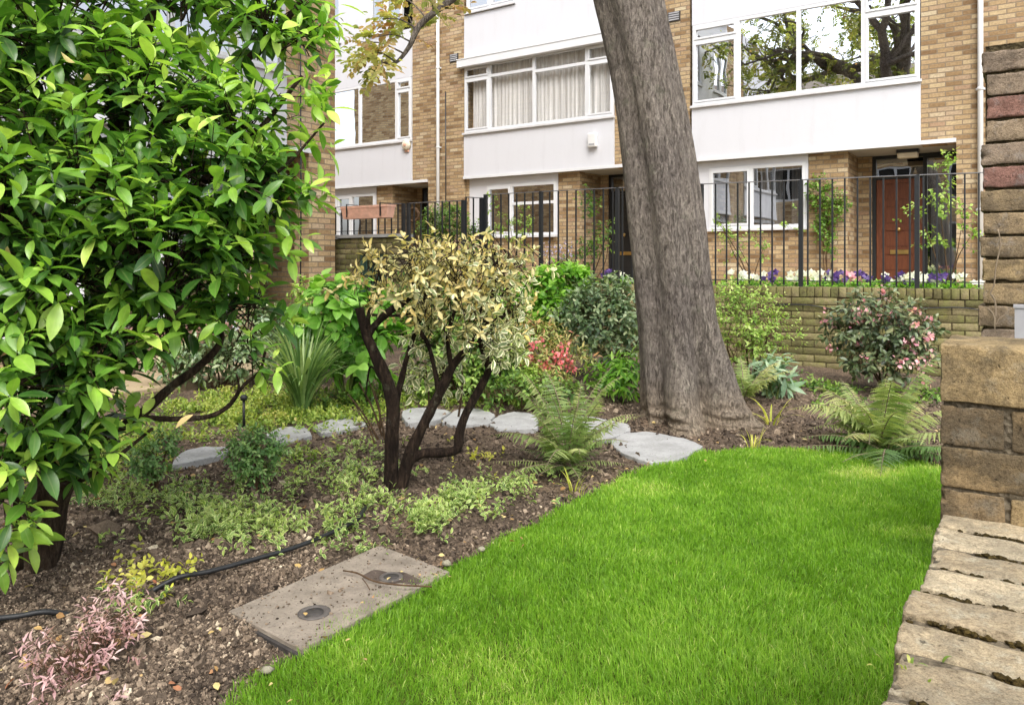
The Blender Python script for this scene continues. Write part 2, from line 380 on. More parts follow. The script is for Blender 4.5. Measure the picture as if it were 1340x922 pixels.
M['bark_dark'] = barkmat('dark_stem_bark', C(34,27,23,.8), C(62,50,42,.8), C(96,80,66,.8), None, (22,22,6), .8)
M['bark_laurel'] = barkmat('laurel_bark', C(40,32,26,.8), C(76,62,50,.8), C(112,98,82,.8), None, (16,16,5), .7)
M['twig'] = simple('brown_twig', C(96,74,52,.75), .85, .35, 20)
M['dry_stem'] = simple('dry_climber_stem', C(150,134,112,.75), .85, .3, 20)
M['twig_green'] = simple('green_stem', C(104,120,60,.7), .7, .3, 20)

# ------------------------------------------------------------------ foliage
def leaf_t(k=4, w=.2, fold=.25, curl=.15, peak=.45, serr=0.0, tipw=.02):
    V = []; e = []; t_ = []
    for i in range(k+1):
        t = i / k
        s = t ** (math.log(.5) / math.log(peak))
        wd = w * max(math.sin(math.pi * s) ** .8, tipw if i else .08)
        if serr and i % 2: wd *= 1 - serr
        z = -curl * t * t
        V += [(t, 0, z), (t, wd, z + fold*wd), (t, -wd, z + fold*wd)]; e += [0, 1, 1]; t_ += [t]*3
    F = []
    for i in range(k):
        a, b = 3*i, 3*i+3
        F += [(a, b, b+1, a+1), (b, a, a+2, b+2)]
    return np.array(V), np.array(F), np.array(e, float), np.array(t_)
LT_laurel = leaf_t(6, .185, .35, .25, .52)
LT_med = leaf_t(4, .24, .35, .22, .48)
LT_wide = leaf_t(5, .34, .3, .3, .45)
LT_small = leaf_t(2, .28, .3, .1, .5)
LT_lance = leaf_t(4, .13, .3, .25, .45)
LT_pinna = leaf_t(18, .10, .1, .22, .3, .66)
LT_petal = leaf_t(2, .42, -.2, .15, .65)
LT_oval = leaf_t(3, .33, .3, .15, .5)

def frames(d, up):
    d = nrm(d); n = up - d * np.sum(up*d, -1, keepdims=True); n = nrm(n + 1e-6); s = np.cross(n, d)
    return np.stack([d, s, n], -1)
def blob_pts(ells, n, shell=.5, under=.35):
    """points and outward directions in a union of ellipsoids [(centre, (rx,ry,rz))]"""
    cs = np.array([e[0] for e in ells], float); rs = np.array([e[1] for e in ells], float)
    w = (rs.prod(1)) ** .67; w /= w.sum(); P = []; D = []
    k = RNG.choice(len(ells), n*4, p=w); d = nrm(RNG.normal(size=(n*4, 3)))
    r = RNG.uniform(shell**2, 1, n*4) ** .5
    keep = (d[:, 2] > -.25) | (RNG.random(n*4) < under)
    p = cs[k] + d * r[:, None] * rs[k]
    ins = np.zeros(len(p), bool)
    for i in range(len(ells)):
        q = np.linalg.norm((p - cs[i]) / rs[i], axis=1); ins |= (q < .5) & (k != i)
    keep &= ~ins | (RNG.random(n*4) < .15)
    p, d, k = p[keep][:n], d[keep][:n], k[keep][:n]
    return p, nrm(d / rs[k])
def shoots(p, d, slen, nl, L, a0=75, a1=35, droop=.25, up=.5, jit=.25, flat=.5):
    """leaves spiralled along shoots; returns pos, R, L, rnd, twig pairs"""
    n = len(p); sl = slen * RNG.uniform(.6, 1.3, n)
    dd = nrm(d + np.array([0, 0, up]) + RNG.normal(scale=jit, size=(n, 3)))
    ref = nrm(RNG.normal(size=(n, 3))); e1 = nrm(np.cross(dd, ref)); e2 = np.cross(dd, e1)
    sr = RNG.random(n); ph = RNG.random(n) * 6.28
    pos = []; Rs = []; Ls = []; rn = []
    for j in range(nl):
        t = (j + .5) / nl; a = math.radians(a0 + (a1 - a0) * t) + RNG.normal(scale=.15, size=n); th = ph + 2.4*j + RNG.normal(scale=.2, size=n)
        rad = np.cos(th)[:, None]*e1 + np.sin(th)[:, None]*e2
        ld = dd*np.cos(a)[:, None] + rad*np.sin(a)[:, None]; ld[:, 2] -= droop * RNG.uniform(.4, 1.4, n); ld = nrm(ld)
        upv = dd*(1-flat) + np.array([0, 0, flat]) + RNG.normal(scale=.25, size=(n, 3))
        pos.append(p + dd*(sl*t)[:, None]); Rs.append(frames(ld, upv))
        Ls.append(L * RNG.uniform(.65, 1.2, n) * (1 - .25*abs(t-.4))); rn.append(np.clip(.42*sr + .42*t + RNG.normal(scale=.1, size=n) + .08, 0, 1))
    return np.concatenate(pos), np.concatenate(Rs), np.concatenate(Ls), np.concatenate(rn), (p - dd*.02, p + dd*sl[:, None])
def twigs(mb, a, b, r=.002):
    """many thin three-sided twigs at once"""
    n = len(a); d = nrm(b-a); e1 = nrm(np.cross(d, nrm(RNG.normal(size=(n, 3))))); e2 = np.cross(d, e1); V = []
    for q, rr in ((a, r), (b, r*.5)):
        for k in range(3):
            V.append(q + rr*(math.cos(2.094*k)*e1 + math.sin(2.094*k)*e2))
    V = np.stack(V, 1).reshape(-1, 3); F = np.array([(0,1,4,3),(1,2,5,4),(2,0,3,5)])
    mb.raw(V, [(F[None] + (np.arange(n)*6)[:, None, None]).reshape(-1, 4)], True)

def G_(*cols):
    k = len(cols); return [(i/(k-1), c) for i, c in enumerate(cols)]
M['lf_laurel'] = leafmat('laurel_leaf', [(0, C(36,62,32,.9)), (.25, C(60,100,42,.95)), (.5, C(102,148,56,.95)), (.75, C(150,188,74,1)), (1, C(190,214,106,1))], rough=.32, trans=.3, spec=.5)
M['lf_variegated'] = leafmat('cream_variegated_leaf', G_(C(110,114,80,.9), C(160,156,112,.95), C(208,196,146,1), C(218,192,126,1), C(240,230,192,1)), edge=C(112,120,84,.9), edge_lo=.62, edge_hi=1.0, rough=.4, trans=.25)
M['lf_varieg_green'] = leafmat('pale_edged_leaf', G_(C(98,116,78,.9), C(134,150,104,.95), C(164,174,128,.95)), edge=C(236,230,196,1), edge_lo=.45, edge_hi=.8, trans=.25)
M['lf_vinca'] = leafmat('variegated_groundcover_leaf', G_(C(62,90,42,.9), C(98,130,60,.95), C(136,162,80,1), C(180,192,112,1)), edge=C(206,214,146,1), edge_lo=.68, edge_hi=.85, trans=.25)
M['lf_mid'] = leafmat('mid_green_leaf', G_(C(38,66,28,.85), C(76,112,48,.9), C(124,158,72,.9), C(168,190,104,.95)))
M['lf_light'] = leafmat('light_green_leaf', G_(C(86,118,50,.9), C(132,166,76,.95), C(170,196,104,1), C(206,214,140,1)), trans=.35)
M['lf_bright'] = leafmat('bright_green_leaf', G_(C(52,98,32,.9), C(96,150,48,.95), C(150,198,76,1), C(196,222,130,1)), trans=.35, rough=.4)
M['lf_hyd'] = leafmat('hydrangea_leaf', G_(C(50,92,36,.9), C(88,140,52,.95), C(130,178,72,1), C(176,206,128,1)), trans=.35, rough=.4)
M['lf_dark'] = leafmat('dark_evergreen_leaf', G_(C(48,70,44,.95), C(80,108,70,1), C(128,148,106,1), C(194,200,160,1)), rough=.32, spec=.55, trans=.12)
M['lf_box'] = leafmat('small_green_leaf', G_(C(52,92,46,.95), C(84,128,66,1), C(128,166,96,1), C(176,200,132,1)), rough=.4, spec=.45, trans=.2)
M['lf_rhodo'] = leafmat('rhododendron_leaf', G_(C(42,56,42,.9), C(72,90,62,.95), C(112,126,90,1), C(170,160,124,1)), rough=.35, spec=.5, trans=.12)
M['lf_pieris'] = leafmat('pieris_leaf', G_(C(78,104,56,.95), C(132,152,86,1), C(176,180,114,1), C(196,158,116,1), C(202,124,104,1)), trans=.3)
M['pk_pieris'] = leafmat('pink_blossom', G_(C(204,92,110,.95), C(228,124,142,1), C(240,168,178,1)), trans=.35)
M['pk_rhodo'] = leafmat('pale_pink_blossom', G_(C(214,130,160,.95), C(232,170,190,1), C(242,206,214,1)), trans=.35)
M['peach'] = leafmat('peach_bud', G_(C(220,170,130,.95), C(236,206,166,1)), trans=.3)
M['lf_fern'] = leafmat('fern_leaf', G_(C(76,104,58,.95), C(114,138,80,1), C(152,166,106,1), C(188,188,134,1)), trans=.35)
M['lf_fern_dark'] = leafmat('deep_green_fern_leaf', G_(C(62,92,52,.95), C(96,126,72,1), C(130,154,96,1)), trans=.3)
M['lf_fern_warm'] = leafmat('bronze_fern_leaf', G_(C(88,116,66,.95), C(128,148,88,1), C(166,174,114,1), C(196,184,130,1)), trans=.35)
M['lf_strap'] = leafmat('strap_leaf', G_(C(62,94,50,.95), C(112,142,84,1), C(164,182,126,1)), trans=.25)
M['lf_blue'] = leafmat('blue_green_leaf', G_(C(84,116,88,.9), C(130,158,130,.95), C(170,190,160,1)), trans=.2)
M['lf_pink'] = leafmat('mauve_leaf', G_(C(140,104,110,.95), C(188,146,154,1), C(216,180,186,1), C(232,206,208,1)), trans=.3)
M['lf_dry'] = leafmat('dry_leaf', G_(C(150,110,70,.85), C(190,160,104,.9), C(214,196,140,.95), C(176,110,84,.85)), trans=.1, rough=.8)
M['lf_tree'] = leafmat('tree_leaf', G_(C(92,106,58,1), C(130,140,78,1), C(166,164,104,1), C(186,140,118,1)), trans=.5)
M['lf_climb'] = leafmat('climber_leaf', G_(C(50,84,26,.9), C(96,134,46,.95), C(142,172,74,1)), trans=.3)
M['purple'] = leafmat('purple_petal', G_(C(44,22,86,.9), C(74,42,124,.95), C(108,76,156,1)), trans=.2)
M['white_petal'] = leafmat('white_petal', G_(C(206,206,200,.95), C(236,236,232,1), C(244,240,214,1)), trans=.3)
M['lilac'] = leafmat('lilac_petal', G_(C(150,140,190,.95), C(190,180,222,1)), trans=.3)
M['grass'] = leafmat('grass_blade', [(0, C(92,134,34,.97)), (.35, C(122,164,50,1)), (.7, C(158,190,78,1)), (.9, C(202,208,124,1)), (1, C(222,210,166,1))], trans=.42, rough=.5, spec=.3)
M['weed'] = leafmat('weedy_leaf', G_(C(72,96,36,.9), C(118,146,58,.95), C(164,178,86,1), C(188,178,108,.95)), trans=.3)
M['yellowish'] = leafmat('yellow_green_leaf', G_(C(150,160,56,.95), C(196,196,84,1), C(216,206,120,1)), trans=.35)

# ------------------------------------------------------------------ camera, sky, light
cam = bpy.data.cameras.new('camera'); co = bpy.data.objects.new('camera', cam); COL.objects.link(co)
co.location = (0, 0, EYE); co.rotation_euler = (math.radians(90), 0, TH)
cam.sensor_width = 36; cam.lens = 36*FPX/1340; cam.shift_y = -121/1340; cam.clip_end = 500; cam.clip_start = .02
SC.camera = co
SUN_EL, SUN_ROT = 52, 142       # degrees; behind the camera, a little to its right
W = bpy.data.worlds.new('World'); SC.world = W; W.use_nodes = True
nt = W.node_tree; nt.nodes.clear()
sky = nt.nodes.new('ShaderNodeTexSky'); sky.sky_type = 'NISHITA'; sky.sun_disc = False
sky.sun_elevation = math.radians(SUN_EL); sky.sun_rotation = math.radians(SUN_ROT); sky.air_density = 1.0; sky.dust_density = 4.0; sky.ozone_density = 1.0
hs = nt.nodes.new('ShaderNodeHueSaturation'); hs.inputs['Saturation'].default_value = .34; hs.inputs['Value'].default_value = 2.75
bg = nt.nodes.new('ShaderNodeBackground'); bg.inputs[1].default_value = .15
ow = nt.nodes.new('ShaderNodeOutputWorld')
nt.links.new(sky.outputs[0], hs.inputs['Color']); nt.links.new(hs.outputs[0], bg.inputs[0]); nt.links.new(bg.outputs[0], ow.inputs[0])
sl = bpy.data.lights.new('sun', 'SUN'); sl.energy = 1.5; sl.angle = math.radians(30); sl.color = (1, .96, .9)
so = bpy.data.objects.new('sun', sl); COL.objects.link(so)
az = math.radians(SUN_ROT); el = math.radians(SUN_EL)
sd = Vector((math.sin(az)*math.cos(el), math.cos(az)*math.cos(el), math.sin(el)))
so.rotation_euler = (-sd).to_track_quat('-Z', 'Y').to_euler(); so.location = (0, -5, 12)
SC.view_settings.view_transform = 'Standard'; SC.view_settings.look = 'None'; SC.view_settings.exposure = 0
SC.cycles.max_bounces = 8; SC.cycles.transparent_max_bounces = 12; SC.cycles.use_denoising = True

# ------------------------------------------------------------------ the ground
b = MB(); b.raw([(-90,-60,-.06),(90,-60,-.06),(90,90,-.06),(-90,90,-.06)], np.array([[0,1,2,3]]))
tag(b.build('ground', M['asphalt']), kind='structure')

LAWN_PX = [(250,960),(300,922),(345,880),(400,842),(455,806),(520,772),(585,745),(645,712),(700,682),(765,647),(830,617),(880,600),(930,590),(990,587),(1050,587),(1115,591),(1180,600),(1235,612)]
lawn = [gnd(x, y)[:2] for x, y in LAWN_PX]
lawn = [tuple(p) for p in spline(lawn, 80)] + [(-.05, 4.6), (-.05, .1), (-1.9, .1)]
LAWN = np.array(lawn)
def soil_h(x, y):
    P = np.stack([x, y, np.zeros_like(x)], -1)
    h = .028*fbm(P*2.3, 3) + .020*fbm(P*9 + 5, 3) + .010*fbm(P*34 + 9, 2)
    return h
xs = np.arange(-9.2, .6, .025); ys = np.arange(-.4, 8.9, .025)
X, Y = np.meshgrid(xs, ys, indexing='ij'); Z = soil_h(X, Y) - .012
lidq = np.array([gnd(x, y, .01)[:2] for x, y in ((300,795),(497,710),(588,744),(395,845))]); lidq = lidq.mean(0) + (lidq - lidq.mean(0))*1.06
Z = np.where(inpoly(np.c_[X.ravel(), Y.ravel()], lidq).reshape(X.shape), -.03, Z)
inl = inpoly(np.c_[X.ravel(), Y.ravel()], LAWN).reshape(X.shape); Z = np.where(inl, -.03, Z)
b = MB(); n0, n1 = X.shape; i, j = np.meshgrid(np.arange(n0-1), np.arange(n1-1), indexing='ij')
b.raw(np.stack([X, Y, Z], -1).reshape(-1, 3), [np.stack([i*n1+j, (i+1)*n1+j, (i+1)*n1+j+1, i*n1+j+1], -1).reshape(-1, 4)], True)
tag(b.build('soil_bed', M['soil']), kind='structure')
# pavement beside the left building
b = MB()
for k in range(9):
    for q in range(3):
        b.box(-8.05 + q*.68, -8.05 + q*.68 + .672, -.5 + k*.62, -.5 + k*.62 + .612, -.05, .035 + .002*((k*3+q*5) % 3))
tag(b.build('path', M['paving']), kind='structure')

# ------------------------------------------------------------------ the lawn
def make_lawn():
    x0, y0 = LAWN.min(0); x1, y1 = LAWN.max(0); area = (x1-x0)*(y1-y0)
    n = int(area * 42000); P = np.c_[RNG.uniform(x0, x1, n), RNG.uniform(y0, y1, n)]
    # a ragged edge: jitter the test point
    jit = np.stack([vnoise(np.c_[P*14, np.zeros(n)]), vnoise(np.c_[P*14 + 50, np.zeros(n)])], -1)*.03 + RNG.normal(scale=.012, size=(n, 2))
    keep = inpoly(P + jit, LAWN) & (P[:, 0] < -.115)
    px, py, z = proj(np.c_[P, np.zeros(n)])
    keep &= (py < 1010) & (RNG.random(n) < np.clip(2.9/np.maximum(z, .1), .35, 1))
    P = P[keep]; n = len(P); z = z[keep]
    pat = fbm(np.c_[P*1.3, np.zeros(n)], 3); fine = fbm(np.c_[P*7, np.full(n, 3.)], 3)
    h = (.028 + .006*pat + .010*fine) * RNG.uniform(.5, 1.35, n); h = np.maximum(h, .012)
    wd = .0012 * np.clip(z/2.4, .8, 2.2) * RNG.uniform(.7, 1.3, n)
    a = RNG.random(n)*6.283; lean = np.abs(RNG.normal(scale=.55, size=n)) + .05
    fl = np.stack([fbm(np.c_[P*3, np.full(n, 7.)], 2), fbm(np.c_[P*3, np.full(n, 9.)], 2)], -1)*.22
    dx = np.cos(a)*lean + fl[:, 0]; dy = np.sin(a)*lean + fl[:, 1]
    b2 = a + 1.57 + RNG.normal(scale=.6, size=n); sx, sy = np.cos(b2)*wd, np.sin(b2)*wd
    base = np.c_[P, np.full(n, -.012)]
    V = []
    for t, w in ((0, 1), (.4, .95), (.75, .65), (1, .06)):
        c = base + np.c_[dx*h*t**1.7, dy*h*t**1.7, h*t*(1 - .25*lean*t)]
        V += [c + np.c_[sx*w, sy*w, np.zeros(n)], c - np.c_[sx*w, sy*w, np.zeros(n)]]
    V = np.stack(V, 1)
    F = np.array([(0,1,3,2),(2,3,5,4),(4,5,7,6)])
    dry = np.clip(fbm(np.c_[P*2.6, np.full(n, 21.)], 3)*2.2 - .25, 0, 1)
    rnd = np.clip(.34 + .26*pat + .24*fine + .42*dry + RNG.normal(scale=.15, size=n) + (RNG.random(n) < .04 + .25*dry)*.4, 0, 1)
    t = np.tile(np.array([0,0,.4,.4,.75,.75,1,1.]), n)
    mb = MB(); r8 = np.repeat(rnd, 8)
    r8 = np.clip(r8*(.55 + .45*t) + .05*t, 0, 1)
    mb.raw(V.reshape(-1, 3), [(F[None] + (np.arange(n)*8)[:, None, None]).reshape(-1, 4)], True, rnd=r8, edge=np.full(n*8, .5), tl=t)
    o = mb.build('lawn_grass', M['grass'])
    tag(o, 'bright green lawn of fine short grass curving round the flower bed', 'lawn', kind='stuff')
make_lawn()
b = MB(); b.prism(LAWN[::1], -.04, -.014)
M['lawnsoil'] = soilmat('lawn_thatch', C(70,84,30,.9), C(96,116,42,.9), C(130,132,70,.9), 1)
tag(b.build('lawn_ground', M['lawnsoil']), kind='structure')

# ------------------------------------------------------------------ soil crumbs and litter
def ico():
    t = (1+5**.5)/2
    V = nrm(np.array([(-1,t,0),(1,t,0),(-1,-t,0),(1,-t,0),(0,-1,t),(0,1,t),(0,-1,-t),(0,1,-t),(t,0,-1),(t,0,1),(-t,0,-1),(-t,0,1)], float))
    F = np.array([(0,11,5),(0,5,1),(0,1,7),(0,7,10),(0,10,11),(1,5,9),(5,11,4),(11,10,2),(10,7,6),(7,1,8),(3,9,4),(3,4,2),(3,2,6),(3,6,8),(3,8,9),(4,9,5),(2,4,11),(6,2,10),(8,6,7),(9,8,1)])
    return V, F
def crumbs(n, px_rng, py_rng, size, flat=.6, mb=None, hi=1.0):
    V0, F0 = ico()
    px = RNG.uniform(*px_rng, n); py = RNG.uniform(*py_rng, n)
    P = np.array([gnd(a, c) for a, c in zip(px, py)])
    k = ~inpoly(P[:, :2], LAWN); P = P[k]; n = len(P)
    P[:, 2] = soil_h(P[:, 0], P[:, 1]) - .008
    s = size * np.exp(RNG.normal(scale=.5, size=n))
    A = nrm(RNG.normal(size=(n, 3))); B_ = nrm(np.cross(A, RNG.normal(size=(n, 3)))); Cc = np.cross(A, B_)
    R = np.stack([A, B_, Cc], -1) * (np.array([1.35, 1, flat])[None, None])
    V = V0[None] * (1 + .38*RNG.normal(size=(n, 12, 1)))
    W_ = np.einsum('nij,nmj->nmi', R, V) * s[:, None, None] + P[:, None]
    rnd = np.clip(RNG.beta(1.3, 2.2, n)*hi + .25*fbm(np.c_[P[:, :2]*5, np.zeros(n)], 2), 0, 1)
    mb.raw(W_.reshape(-1, 3), [(F0[None] + (np.arange(n)*12)[:, None, None]).reshape(-1, 3)], False, rnd=np.repeat(rnd, 12))
mb = MB()
crumbs(42000, (-40, 420), (690, 960), .0026, .8, mb)
crumbs(2400, (-40, 420), (690, 960), .0044, .7, mb, .9)
crumbs(14000, (180, 760), (590, 790), .0042, .6, mb, .85)
crumbs(9000, (760, 1260), (505, 640), .006, .5, mb, .9)
crumbs(6000, (-60, 500), (560, 720), .006, .6, mb)
crumbs(5000, (450, 900), (480, 600), .007, .6, mb, .8)
q4 = np.array([gnd(x, y, .02)[:2] for x, y in ((300,795),(395,845),(588,744),(497,710))]); V0, F0 = ico(); W4 = RNG.dirichlet((.35, .35, .35, .35), 420)
for w4 in W4:
    p = np.r_[w4 @ q4, .0135]; mb.raw(p + V0*(1 + .3*RNG.normal(size=(12, 1)))*np.exp(RNG.normal(scale=.5))*.0022*np.array([1, 1, .7]), [F0], False, rnd=RNG.random()*.8)
tag(mb.build('soil_crumbs', M['chips']), 'loose soil crumbs and bark chips over the flower bed', 'soil crumbs', kind='stuff')
mb = MB()
n = 420; px = RNG.uniform(-20, 1240, n); py = 545 + 360*RNG.random(n)**1.4
P = np.array([gnd(a, c) for a, c in zip(px, py)]); k = ~inpoly(P[:, :2], LAWN); P = P[k]; n = len(P)
P[:, 2] = soil_h(P[:, 0], P[:, 1]) + .006
d = RNG.normal(size=(n, 3)); d[:, 2] *= .25; u = RNG.normal(scale=.35, size=(n, 3)) + np.array([0, 0, 1.])
mb.inst(LT_oval, P, frames(d, u), RNG.uniform(.012, .036, n), RNG.random(n))
n = 26; P = np.c_[LAWN[RNG.integers(0, 60, n)] + RNG.normal(scale=.12, size=(n, 2)), np.full(n, .03)]; mb.inst(LT_oval, P, frames(RNG.normal(size=(n, 3))*np.array([1, 1, .3]), RNG.normal(scale=.35, size=(n, 3)) + np.array([0, 0, 1.])), RNG.uniform(.012, .028, n), RNG.random(n))
tag(mb.build('leaf_litter', M['lf_dry']), 'dry tan leaves scattered over the bare soil', 'leaf litter', kind='stuff')

# ------------------------------------------------------------------ brick structures close by
GF = np.r_[-1, -.985, -.94, np.linspace(-.82, .82, 9), .94, .985, 1]
GC = np.r_[-1, -.95, .95, 1]
def cube_grid(g):
    n = len(g); V = []; F = []; a, c = np.meshgrid(g, g, indexing='ij'); o = 0
    i, j = np.meshgrid(np.arange(n-1), np.arange(n-1), indexing='ij')
    q = np.stack([i*n+j, (i+1)*n+j, (i+1)*n+j+1, i*n+j+1], -1).reshape(-1, 4)
    for ax in range(3):
        for sg in (-1, 1):
            P = np.zeros((n, n, 3)); P[..., ax] = sg; P[..., (ax+1) % 3] = a; P[..., (ax+2) % 3] = c
            V.append(P.reshape(-1, 3)); F.append((q if sg > 0 else q[:, ::-1]) + o); o += n*n
    return np.concatenate(V), np.concatenate(F)
CGF, CGC = cube_grid(GF), cube_grid(GC)
def brick(mb, c, h, ax=(1, 0), r=.006, amp=.0022, fine=True, rnd=None, tilt=0.0):
    V, F = CGF if fine else CGC
    h = np.asarray(h, float); p = V*h; inn = np.clip(p, -(h-r), h-r); dd = p - inn
    dn = nrm(dd); p = np.where(np.linalg.norm(dd, axis=1, keepdims=True) > 1e-7, inn + r*dn, p)
    ax = np.array([ax[0], ax[1], tilt]); ax = ax/np.linalg.norm(ax); ay = nrm(np.cross([0, 0, 1], ax)); az_ = np.cross(ax, ay)
    P = np.asarray(c) + p[:, :1]*ax + p[:, 1:2]*ay + p[:, 2:]*az_
    if amp:
        Nn = dn[:, :1]*ax + dn[:, 1:2]*ay + dn[:, 2:]*az_
        P = P + Nn*(amp*(fbm(P*28, 3) + .8*fbm(P*90 + 4, 2)))[:, None]
        edge = (np.abs(V) > .9).sum(1) >= 2
        P = P - Nn*(edge*np.maximum(fbm(P*55 + 11, 2) + .1, 0)*amp*3.2)[:, None]
    mb.raw(P, [F], True, rnd=RNG.random() if rnd is None else rnd)

def low_wall():
    t = thing('garden_wall', 'low old brick wall beside the lawn, topped with worn header bricks and moss', 'wall', (-.03, 1.0, 0))
    t.location = (0, 0, 0)
    mb = MB(); Y0 = -.35; y = Y0; joints = []
    while y < 1.57:
        w = .094 + .014*random.random(); x0 = -.14 + random.uniform(-.008, .008)
        L = .215 + random.uniform(-.01, .01); hz = random.uniform(-.004, .003)
        brick(mb, (x0 + L/2, y + w/2, .64 - .033 + hz), (L/2, w/2 - .0056, .033), r=.0045, amp=.003, tilt=random.uniform(-.015, .015))
        brick(mb, (x0 + L + .009 + .108, y + w/2 + random.uniform(-.006, .006), .64 - .033), (.108, w/2 - .0056, .033), r=.0045, amp=.003)
        y += w + .003; joints.append(y - .0015)
    mb.build('coping_bricks', M['coping'], t)
    mb = MB()
    for c in range(8):
        z = .565 - c*.075 - .0325; off = (c % 2)*.11; y = Y0 - off
        while y < 1.55:
            brick(mb, (.04, y + .1075, z), (.1725, .1035, .0325), r=.006, amp=0, fine=False); y += .222
    mb.build('wall_bricks', M['pierbrick'], t)
    mb = MB(); mb.box(-.130, .285, Y0, 1.575, -.05, .6335)
    mb.build('mortar', M['mortar_pale'], t)
    # moss cushions in the joints
    mb = MB(); V0, F0 = ico()
    for jy in joints:
        if jy < .4: continue
        for cl in range(random.choice((2, 3, 3, 4))):
            xc = random.uniform(-.10, .09); ln = random.uniform(.006, .03)
            for q in range(int(10 + ln*900)):
                p = np.array([xc + random.gauss(0, ln), jy + random.gauss(0, .0035), .634 + random.uniform(0, .004)]); s = random.uniform(.0018, .0042)
                if p[0] < -.135: continue
                mb.raw(p + V0*(1 + .3*RNG.normal(size=(12, 1)))*s*np.array([1.5, 1, .8]), [F0], True)
    o = mb.build('moss', M['moss'], t); o['kind'] = 'stuff'
low_wall()

def low_pier():
    t = thing('brick_pier', 'short square brick pier at the end of the low wall, broad flat top brick', 'pier', (-.03, 1.68, 0))
    t.location = (0, 0, 0)
    mb = MB(); y0 = 1.58; yc = y0 + .108; x = -.142
    for rn, L in ((.52, .44),):
        brick(mb, (x + L/2, yc, .948 - .0515), (L/2, .112, .0515), r=.0035, amp=.002, rnd=rn)
    for (z, split, rr) in ((.803, .102, (.15, .3)), (.727, .215, (.42, .1)), (.651, .102, (.25, .5))):
        xs_ = [x, x + split, x + split + .222]
        for q in range(2):
            a = xs_[q] + (.005 if q else 0); e = xs_[q+1] - .004
            brick(mb, ((a+e)/2, yc, z), ((e-a)/2, .107, .0355), r=.003, amp=.0018, rnd=rr[q])
    for c in range(8):
        z = .575 - c*.076
        brick(mb, (x + .107, yc, z), (.107, .106, .033), r=.006, amp=0, fine=False); brick(mb, (x + .33, yc, z), (.107, .106, .033), r=.006, amp=0, fine=False)
    mb.build('bricks', M['pierbrick'], t)
    mb = MB(); mb.box(x + .005, x + .43, y0 + .0055, y0 + .206, -.05, .858); mb.build('mortar', M['mortar_pale'], t)
low_pier()

def tall_pier():
    t = thing('brick_pier', 'tall weathered pier of dark old bricks with ragged top at the right edge', 'pier', (0, 3.0, 0))
    t.location = (0, 0, 0)
    mb = MB(); y0 = 2.94; zt = []
    cols = [.1,.45,.2,.9,.5,.7,.95,.3,.5,.4,.15,.6]
    for c in range(24):
        z = .085 + c*.0755; x = -.165 + .028*c/24 + random.uniform(-.008, .008)
        if z + .034 > 1.8: continue
        rn = cols[(c*5 + 2) % len(cols)]
        off = .11 if c % 2 else 0
        brick(mb, (x + .155 - off/2, y0 + .11, z), (.155 - off/2 - .003, .108, .0345), r=.004, amp=.0028, rnd=rn)
        brick(mb, (x + .42 - off, y0 + .11, z), (.106, .108, .0345), r=.004, amp=.0028)
        brick(mb, (x + .42 - off + .222, y0 + .11, z), (.106, .108, .0345), r=.004, amp=.0028)
        zt.append(z)
    for q, (dx, rr) in enumerate(((.125, .9), (.118, .2), (.150, .4), (.165, .1))):
        z = zt[-1] + .0755*(q+1)
        brick(mb, (-.165 + .02 + dx + .16, y0 + .12, z), (.16, .1, .0325), r=.008, amp=.004, rnd=rr)
    mb.build('bricks', M['tallbrick'], t)
    mb = MB(); mb.box(-.135, .45, y0 + .010, y0 + .21, -.05, 1.8); mb.build('mortar', M['mortar'], t)
    s = thing('climber_stem', 'bare pale climber stem clinging to the tall dark brick pier', 'climber', (-.1, 2.93, 0)); s.location = (0, 0, 0)
    mb = MB()
    for pts in ([(1302,432),(1302,395),(1296,384),(1301,372),(1303,350),(1309,320),(1306,300)], [(1302,432),(1300,412),(1292,403)], [(1303,425),(1309,416),(1318,410)], [(1298,385),(1303,398),(1304,415)]):
        mb.tube(spline([aty(x, y, 2.925) for x, y in pts], 20), .0022, 6, wob=.2)
    mb.build('stem', M['dry_stem'], s)
    g = thing('gate_post', 'slim grey metal post standing beside the tall brick pier', 'post', (0, 2.6, 0)); g.location = (0, 0, 0)
    mb = MB(); p = aty(1336, 440, 2.5); mb.box(p[0]-.014, p[0]+.03, 2.48, 2.52, 0, EYE - .13*1.0 + .0); mb.build('shaft', M['greypaint'], g)
    mb = MB(); mb.box(p[0]-.017, p[0]+.033, 2.477, 2.523, EYE - .13, EYE - .122); mb.build('cap', M['greypaint'], g)
tall_pier()

